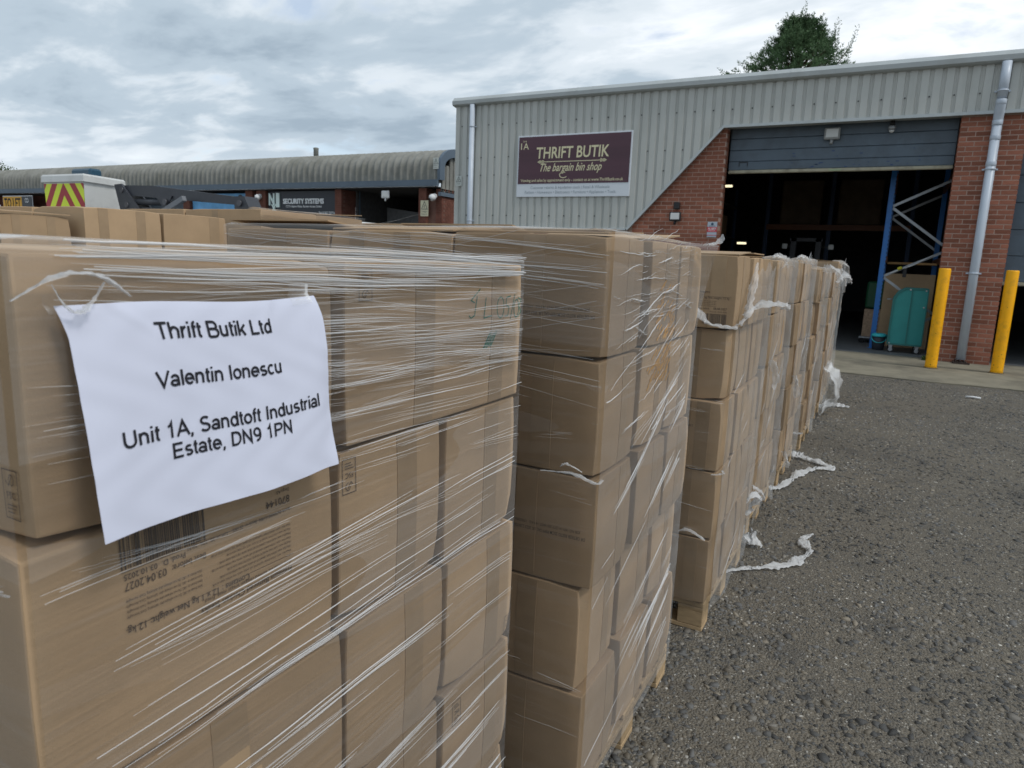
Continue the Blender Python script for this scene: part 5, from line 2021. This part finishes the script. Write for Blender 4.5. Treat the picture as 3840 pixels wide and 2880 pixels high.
# slanted orange streaks on the side of the second load
for li, yo in ((0, 0), (1, .02)):
    o, dm_ = BOXES[('P2', li, 2, 1)]
    rq = random.Random(9 + li)
    st = []
    for k in range(46):
        a, b = rq.uniform(-.085, .10), (rq.uniform(.01, .15) if li == 0 else rq.uniform(.15, .25))
        L_ = rq.uniform(.012, .05)
        st.append([(a, b), (a + L_ * .6, b + L_ * .33), (a + L_, b + L_ * .5)])
    face_strokes(o, dm_, 'R', st, .0065, ORANGE_STREAK, 'orange_streaks')
for key in ('P4', 'P5', 'P6', 'P7'):  # short orange dabs on side faces of the later loads
    for li, iy in ((0, 1), (1, 1), (1, 2)):
        o, dm_ = BOXES[(key, li, 2, iy)]
        rq = random.Random(hash((key, li)) & 99)
        st = [[(rq.uniform(-.03, .03), b_ * .022 + .02), (rq.uniform(-.02, .05), b_ * .022 + .045)] for b_ in range(8)]
        face_strokes(o, dm_, 'R', st, .02, ORANGE_STREAK, 'orange_streaks')

# raised lid on the left back-row box, open flaps on some tops
def flap(x0, x1, y0, y1, z, lift_ax, lift, parent, name='flap'):
    mb = MB()
    t = .004
    zs = {(0, 0): z, (1, 0): z, (0, 1): z, (1, 1): z}
    for (i, j) in zs:
        if (lift_ax == 'x0' and i == 0) or (lift_ax == 'x1' and i == 1) or (lift_ax == 'y0' and j == 0) or (lift_ax == 'y1' and j == 1):
            zs[(i, j)] += lift
    v = [((x0, x1)[i], (y0, y1)[j], zs[(i, j)] + k * t) for k in (0, 1) for i in (0, 1) for j in (0, 1)]
    mb.add(v, [(0, 2, 3, 1), (4, 5, 7, 6), (0, 1, 5, 4), (2, 6, 7, 3), (0, 4, 6, 2), (1, 3, 7, 5)])
    return mb.build(name, CARD, parent)


o = BOXES[('Q0', 0, 2, 2)][0]
flap(-3.40, -3.018, 1.445, 1.705, 1.514, 'x0', .016, o)
o = BOXES[('Q0', 0, 2, 1)][0]
flap(-3.40, -3.018, 1.185, 1.435, 1.514, 'x0', .012, o)
for key, li, ix, iy, ax, lf in (('P2', 0, 0, 0, 'y0', .02), ('P2', 0, 1, 0, 'y1', .018), ('P2', 0, 1, 1, 'y0', .03), ('P3', 0, 2, 0, 'y1', .014), ('P3', 0, 2, 1, 'x1', .012), ('Q2', 0, 1, 1, 'y1', .02), ('P8', 0, 2, 0, 'x0', .02), ('P4', 0, 2, 1, 'y0', .015), ('P2', 0, 2, 1, 'y1', .02), ('P2', 0, 2, 0, 'y1', .012)):
    o, d_ = BOXES[(key, li, ix, iy)]
    L_ = o.location
    flap(L_.x - d_[0] / 2 + .006, L_.x + d_[0] / 2 - .004, L_.y - d_[1] / 2 + .006, L_.y + d_[1] / 2 - .004, L_.z + d_[2] + .001, ax, lf, o)

# ------------------------------------------------------------------ stretch film
FG = 'stretch film around the loads'


def film_thing(key, label):
    x0, x1, y0, y1, b_, t_ = LOADS[key]
    return empty('stretch_film', ((x0 + x1) / 2, (y0 + y1) / 2, .05), label, 'stretch film', FG)


def film_rect(key):
    x0, x1, y0, y1, b_, t_ = LOADS[key]
    return x0, x1, y0, y1, b_, t_


# nearest load
f1 = film_thing('P1', 'clear streaky stretch film around the nearest load')
x0, x1, y0, y1, b_, t_ = film_rect('P1')
nz_ = film_noise(1, .0013)
mb = MB()
for face in 'RF':
    film_panel(mb, face, x0, x1 + .007, y0 - .012, y1 - .02, .085, t_ + .003, .005, nz_, nu=44 if face == 'R' else 20, nv=70, rim=.13)
mb.build('film_sheet', FILM, f1)
mb = MB()
film_glint_folds(mb, 'R', x1 + .0125, y0 - .01, y1 - .02, [
    (34, 6, 1.20, 1.385, -.035, .03, .15, .55, .005, 0.00024, 0.00086, .003),
    (16, 4, 1.08, 1.25, -.02, .03, .12, .4, .004, 0.00024, 0.00065, .003),
    (14, 5, .55, 1.12, .0, .03, .2, .55, .005, 0.00024, 0.00072, .003),
    (11, 6, .14, .70, .02, .03, .3, .7, .006, 0.00024, 0.00094, .003)], 4)
film_glint_folds(mb, 'F', y0 - .020, x1 - .4, x1, [(14, 3, .5, 1.38, .05, .08, .1, .3, .004, 0.00024, 0.00072, .004)], 5)
o_ = mb.build('film_glint_folds', FOLD, f1)
o_['kind'] = 'stuff'
mb = MB()
film_glint_folds(mb, 'R', x1 + .0132, y0 + .02, y1 - .02, [
    (30, 5, 1.378, 1.411, -.010, .012, .25, .8, .004, 0.00040, 0.00158, .002),
    (26, 4, 1.24, 1.385, -.05, .03, .15, .45, .005, 0.00024, 0.00079, .003),
    (9, 3, 1.12, 1.24, -.01, .03, .2, .5, .004, 0.00024, 0.00072, .003),
    (6, 6, .78, 1.02, .03, .02, .5, .9, .008, 0.00024, 0.00094, .003),
    (6, 6, .25, .62, .03, .03, .4, .9, .009, 0.00024, 0.00094, .003)], 14)
o_ = mb.build('bright_glint_folds', FOLD_GLINT_B, f1)
o_['kind'] = 'stuff'
tl_ = crumple([(-.596, .287, 1.362), (-.592, .315, 1.378), (-.592, .345, 1.383), (-.594, .37, 1.372), (-.597, .385, 1.363)], [.004, .009, .011, .009, .003], 3, flat=.2)
tl_.build('film_tail', FOLD_T, f1)
tl_ = crumple([(-.597, .318, 1.375), (-.594, .325, 1.357), (-.594, .338, 1.350), (-.596, .352, 1.362), (-.597, .362, 1.376)], [.003, .005, .010, .006, .003], 4, flat=.2)
tl_.build('film_tail', FOLD_T, f1)

# second load
f2 = film_thing('P2', 'clear stretch film with crossing streaks around the second load')
x0, x1, y0, y1, b_, t_ = film_rect('P2')
nz_ = film_noise(2, .0025)
mb = MB()
for face in 'RF':
    film_panel(mb, face, x0, x1 + .002, y0, y1 - .03, .09, t_ + .003, .005, nz_, nu=40, nv=70, rim=.06,
               bulge=(lambda s, z: .045 * max(0, (s - 1.98) / .21) ** 2 * max(0, (z - 1.2) / .27) ** 1.5) if face == 'R' else None)
mb.build('film_sheet', FILM, f2)
mb = MB()
film_glint_folds(mb, 'F', y0 - .008, x0, x1, [
    (16, 4, 1.36, 1.47, -.05, .015, .3, .9, .004, 0.00040, 0.00187, .002),
    (34, 1, 1.16, 1.42, .20, .05, .3, .7, .003, .00035, .0007, .002),
    (40, 1, 1.14, 1.42, -.09, .04, .3, .7, .003, .00035, .0007, .002),
    (14, 3, .15, 1.18, .02, .05, .1, .35, .006, 0.00024, 0.00058, .003)], 6)
film_glint_folds(mb, 'R', x1 + .009, y0, y1 - .12, [
    (14, 3, 1.27, 1.47, .0, .05, .12, .40, .005, 0.00024, 0.00086, .010),
    (16, 3, .15, 1.2, .30, .12, .12, .5, .006, 0.00024, 0.00086, .004)], 7)
o_ = mb.build('film_glint_folds', FOLD, f2)
o_['kind'] = 'stuff'
mb = MB()
film_glint_folds(mb, 'R', x1 + .0095, y0, y1 - .12, [
    (40, 2, 1.24, 1.468, .02, .07, .10, .34, .004, .0003, .0021, .012),
    (30, 2, .98, 1.28, .22, .10, .10, .35, .005, .0003, .0017, .010),
    (6, 6, .62, .98, .50, .06, .2, .45, .007, 0.00024, 0.00101, .003),
    (5, 6, .14, .50, .36, .05, .3, .6, .008, 0.00024, 0.00101, .003)], 17)
o_ = mb.build('bright_glint_folds', FOLD_GLINT_B, f2)
o_['kind'] = 'stuff'
for i, (pp, ww) in enumerate(((((-.512, 1.405, .93), (-.52, 1.385, .925), (-.58, 1.390, .935), (-.66, 1.392, .930)), (.006, .012, .016, .003)),
                              (((-.555, 1.389, .945), (-.59, 1.386, .957), (-.61, 1.390, .948)), (.003, .014, .003)),
                              (((-.500, 2.15, 1.470), (-.475, 2.21, 1.482), (-.47, 2.225, 1.51)), (.03, .03, .006)))):
    crumple(pp, ww, 20 + i, flat=.3).build('film_tail', FOLD_T, f2)

# third load: film pulled down off the top row
f3 = film_thing('P3', 'slipped stretch film bunched below the top row of the third load')
x0, x1, y0, y1, b_, t_ = film_rect('P3')
nz_ = film_noise(3, .004, ku=(1, 6))
mb = MB()
film_panel(mb, 'F', x0, x1 + .006, y0, y1, .10, 1.19, .006, nz_, nu=30, nv=60)
film_panel(mb, 'R', x0, x1 + .012, y0, y1, .085, 1.22, .006, film_noise(33, .006, kv=(10, 45), ku=(5, 20)), nu=34, nv=60,
           ztop=lambda s: 1.20 + .22 * max(0, min(1, (s - 2.62) / .25)) + .02 * math.sin(s * 23), bulge=lambda s, z: .018 * math.sin((s - 2.55) / .81 * math.pi) * (.4 + .6 * z / 1.2))
mb.build('film_sheet', FILM_L, f3)
mb = MB()
film_glint_folds(mb, 'F', y0 - .010, x1 - .3, x1, [(14, 3, .15, 1.18, -.03, .05, .06, .25, .004, .0003, .0011, .004)], 8)
film_glint_folds(mb, 'R', x1 + .03, y0, y1, [(10, 3, .12, 1.15, .35, .15, .1, .4, .005, .0004, .0014, .006)], 9)
o_ = mb.build('film_glint_folds', FOLD, f3)
o_['kind'] = 'stuff'
for i, (pp, ww) in enumerate(((((-.68, 2.535, 1.23), (-.62, 2.528, 1.235), (-.56, 2.525, 1.205), (-.50, 2.525, 1.195), (-.455, 2.535, 1.195)), (.05, .06, .03, .02, .03)),
                              (((-.455, 2.55, 1.20), (-.44, 2.62, 1.235), (-.445, 2.68, 1.30), (-.45, 2.76, 1.37), (-.455, 2.82, 1.43)), (.04, .035, .03, .03, .012)),
                              (((-.455, 2.60, 1.24), (-.40, 2.72, 1.27), (-.36, 2.86, 1.265), (-.34, 2.98, 1.245)), (.015, .04, .05, .02)),
                              (((-.468, 2.555, .665), (-.462, 2.552, .652), (-.50, 2.540, .645)), (.012, .016, .006)),
                              (((-.60, 2.540, .40), (-.56, 2.537, .412), (-.50, 2.538, .385)), (.01, .022, .008)))):
    crumple(pp, ww, 40 + i, flat=.5).build('film_tail', FOLD_T, f3)


# loads four to eight: loose torn film
def loose(key, label, seed, balloon, front_top, specs, tails):
    e = film_thing(key, label)
    x0, x1, y0, y1, b_, t_ = film_rect(key)
    n1_ = film_noise(seed, .006, kv=(10, 45), ku=(5, 22))
    mb = MB()
    film_panel(mb, 'F', x0, x1 + .012, y0, y1, .11, front_top, .008, film_noise(seed + 50, .005, ku=(2, 9)), nu=26, nv=50)
    film_panel(mb, 'R', x0, x1 + .012, y0, y1, .05, t_, .010, n1_, nu=30, nv=50, rim=.10,
               ztop=lambda s: t_ - .01 + .018 * math.sin(s * 21 + seed), zbot=lambda s: .12 + .05 * math.sin(s * 9 + seed),
               bulge=lambda s, z: balloon * max(0, math.sin((s - y0) / (y1 - y0) * math.pi)) * (.35 + .65 * abs(math.sin(z * 3.3 + seed))))
    mb.build('film_sheet', FILM_L, e)
    mb = MB()
    film_glint_folds(mb, 'R', x1 + .02, y0, y1, [(12, 3, .14, t_ - .02, .2, .25, .08, .35, .006, .0005, .0022, .01), (3, 4, .3, .9, .6, .1, .2, .4, .008, .001, .0035, .006)], seed + 1)
    film_glint_folds(mb, 'F', y0 - .012, x1 - .3, x1, [(12, 3, .15, front_top, -.04, .05, .05, .25, .005, .0005, .0016, .004)], seed + 2)
    o_ = mb.build('film_glint_folds', FOLD, e)
    o_['kind'] = 'stuff'
    for i, (pp, ww) in enumerate(tails):
        crumple(pp, ww, seed * 7 + i, flat=.5).build('film_tail', FOLD_T, e)


loose('P4', 'loose torn stretch film around the fourth load', 61, .025, 1.455, None,
      [(((-.50, 3.63, 1.462), (-.52, 3.8, 1.466), (-.53, 4.05, 1.464), (-.52, 4.3, 1.464)), (.03, .05, .05, .03)),
       (((-.47, 3.63, .95), (-.455, 3.70, .88), (-.45, 3.72, .80)), (.03, .05, .02)),
       (((-.50, 3.60, .30), (-.46, 3.62, .27), (-.45, 3.70, .20)), (.03, .05, .03))])
loose('P5', 'cloudy torn stretch film around the fifth load', 71, .025, 1.465, None,
      [(((-.50, 4.65, 1.479), (-.51, 4.75, 1.484), (-.52, 5.1, 1.482), (-.51, 5.4, 1.480)), (.03, .05, .05, .03)),
       (((-.46, 4.63, .75), (-.44, 4.66, .68), (-.44, 4.7, .60)), (.03, .06, .03)),
       (((-.47, 4.63, .25), (-.45, 4.7, .16), (-.47, 4.8, .10)), (.04, .06, .04))])
loose('P6', 'ragged stretch film around the sixth load on a bright pallet', 81, .03, 1.40, None,
      [(((-.46, 6.2, 1.44), (-.40, 6.4, 1.40), (-.36, 6.45, 1.32)), (.05, .09, .04)),
       (((-.46, 5.75, .14), (-.52, 5.74, .135), (-.60, 5.74, .14)), (.04, .03, .02))])
loose('P7', 'ballooning stretch film around the seventh load', 91, .04, 1.41, None,
      [(((-.44, 7.2, 1.30), (-.38, 7.3, 1.36), (-.33, 7.4, 1.30)), (.04, .10, .05)),
       (((-.47, 7.3, 1.42), (-.42, 7.7, 1.40), (-.40, 7.85, 1.2)), (.03, .06, .03))])
loose('P8', 'stretch film with torn edge around the farthest load', 95, .025, 1.50, None,
      [(((-.48, 8.5, 1.50), (-.44, 8.8, 1.44), (-.43, 8.85, 1.25)), (.03, .06, .03))])
bb_ = MB()
n_u, n_v = 16, 12
for i in range(n_u + 1):
    for j in range(n_v + 1):
        a, c = -math.pi / 2 + math.pi * i / n_u, math.pi * j / n_v
        k = .92 + .10 * math.sin(5 * a + 3 * c) + .07 * math.sin(9 * c - 4 * a) + rnd.uniform(-.05, .05)
        bb_.v.append((-.46 + .17 * math.cos(a) * math.sin(c) * k, 7.5 + .32 * math.sin(a) * k, .27 - .24 * math.cos(c) * k))
for i in range(n_u):
    for j in range(n_v):
        q = i * (n_v + 1) + j
        bb_.f.append((q, q + n_v + 1, q + n_v + 2, q + 1))
        bb_.smooth.append(True)
single('film_pocket', bb_, FILM_L, 'clear bulging pocket of film low beside the seventh load', 'film')
# the back row wears little film
f9 = film_thing('Q2', 'few clear strands of film over the third back row load')
mb = MB()
x0, x1, y0, y1, b_, t_ = film_rect('Q2')
film_panel(mb, 'R', x0, x1, y0, y1, 1.1, t_, .006, film_noise(19, .004), nu=16, nv=16, rim=.1)
mb.build('film_sheet', FILM, f9)

# trailing strips on the tarmac
TG = 'film strips trailing on the tarmac'


def strip(pts, ws, seed, label):
    mb = crumple([(x, y, .012) for x, y in pts], ws, seed, flat=.25)
    mb.v = [(x, y, max(z, .006)) for x, y, z in mb.v]
    single('film_strip', mb, FOLD_W, label, 'film strip', TG)


strip([(-.53, 3.112), (-.50, 3.169), (-.445, 3.226), (-.383, 3.272), (-.317, 3.337), (-.25, 3.414), (-.221, 3.501), (-.19, 3.616), (-.221, 3.694), (-.253, 3.764), (-.232, 3.805), (-.203, 3.893)],
      [.05, .02, .025, .035, .045, .06, .05, .045, .05, .04, .035, .02], 5, 'zigzag cream film strip trailing from the third load')
strip([(-.537, 4.565), (-.474, 4.626), (-.431, 4.819), (-.409, 4.987), (-.359, 5.143), (-.293, 5.253), (-.22, 5.305), (-.245, 5.374), (-.318, 5.431), (-.424, 5.492), (-.505, 5.529), (-.564, 5.535)],
      [.06, .06, .06, .06, .055, .05, .06, .06, .07, .09, .10, .08], 8, 'looped white film strip trailing beside the fifth load')
strip([(-.50, 7.70), (-.392, 7.923), (-.309, 7.943), (-.218, 7.925)], [.08, .10, .08, .05], 12, 'short white film strip beside the seventh load')
mb = crumple([(-.505, 3.50, .12), (-.50, 3.50, .06), (-.49, 3.52, .03), (-.46, 3.55, .02), (-.44, 3.58, .02)], [.03, .05, .08, .09, .04], 14, flat=.8)
single('film_wad', mb, FOLD_W, 'white scrunched wad of film hanging between third and fourth loads', 'film wad', TG)
mb = crumple([(-.50, 3.40, .26), (-.47, 3.44, .30), (-.45, 3.50, .27), (-.47, 3.53, .22), (-.50, 3.5, .18)], [.02, .04, .05, .04, .03], 15, flat=.6)
single('film_wad', mb, FOLD_W, 'small white curl of film low on the fourth load corner', 'film wad', TG)

# ------------------------------------------------------------------ address sheet on the nearest load
sheet = empty('address_sheet', (-.6, .47, 1.15), 'white typed address sheet taped to the nearest wrapped load', 'paper')


def paper(u, v, d=0.0):
    """u 0..1 left to right, v 0..1 top to bottom"""
    y = .3245 + .291 * u + .006 * min(v / .13, 1) * (1 - .3 * u)
    z = 1.3565 - .2035 * v + .002 * math.sin(u * 7)
    x = -.6015 + .032 * (v ** .75) + .0016 * math.sin(u * 7 + v * 3) * v + .003 * math.sin(math.pi * u) * (1 - v)
    x += -.007 * math.exp(-(u / .05) ** 2) * (1 - v) + .004 * math.exp(-((1 - u) / .04) ** 2) * math.sin(v * 7)
    x += .0022 * math.exp(-(((u - .72) + .5 * (v - .08)) / .012) ** 2) * max(0, 1 - v / .2) + .0016 * math.exp(-(((u - .22) - .8 * (v - .1)) / .014) ** 2) * max(0, 1 - v / .25) + .0005 * math.sin(u * 31 + 3 * math.sin(v * 9)) * math.sin(v * 21)
    return Vector((x + d, y, z))


pm = MB()
NU, NV = 60, 44
for i in range(NU + 1):
    for j in range(NV + 1):
        pm.v.append(tuple(paper(i / NU, j / NV)))
for i in range(NU):
    for j in range(NV):
        q = i * (NV + 1) + j
        pm.f.append((q, q + NV + 1, q + NV + 2, q + 1))
        pm.smooth.append(True)
pm.build('sheet', PAPER, sheet)
for (s, wd_, vc, nm) in (('Thrift Butik Ltd', .139, .132, 'name_line'), ('Valentin Ionescu', .153, .352, 'recipient_line'), ('Unit 1A, Sandtoft Industrial', .244, .588, 'address_line'), ('Estate, DN9 1PN', .151, .688, 'address_line')):
    v_, f_, w_ = stroke_text(s, 1.0, .116)
    k = wd_ / w_
    mb = MB()
    uc = .492 + (.02 if 'Estate' in s or 'Unit' in s else 0)
    for (a, c) in v_:
        u = uc + (a - w_ / 2) * k / .291
        vv = vc - (c - .36) * k / .2035
        mb.v.append(tuple(paper(u, vv, .0009)))
    mb.f = list(f_)
    mb.smooth = [False] * len(f_)
    mb.build(nm, INK_PAPER, sheet)
for (u0, v0, u1, v1) in ((-.03, -.05, .06, .03), (.86, -.07, .97, .04)):
    mb = MB()
    for i in range(5):
        for j in range(5):
            p = paper(u0 + (u1 - u0) * i / 4, v0 + (v1 - v0) * j / 4 if v0 + (v1 - v0) * j / 4 > 0 else 0, .0015 + rnd.uniform(0, .0012))
            vq = v0 + (v1 - v0) * j / 4
            if vq < 0:
                p.z += -vq * .2035
                p.x -= .003
            mb.v.append(tuple(p))
    for i in range(4):
        for j in range(4):
            q = i * 5 + j
            mb.f.append((q, q + 5, q + 6, q + 1))
            mb.smooth.append(True)
    mb.build('tape_piece', FILM, sheet)

# pen lid-sized white tear on the nearest load, loose litter
lit = MB().tube([(.95, 9.6, .02), (1.02, 9.62, .022), (1.1, 9.6, .02)], .012, 6)
single('litter', lit, WHITEP, 'small white scrap lying on the tarmac near the apron', 'litter')
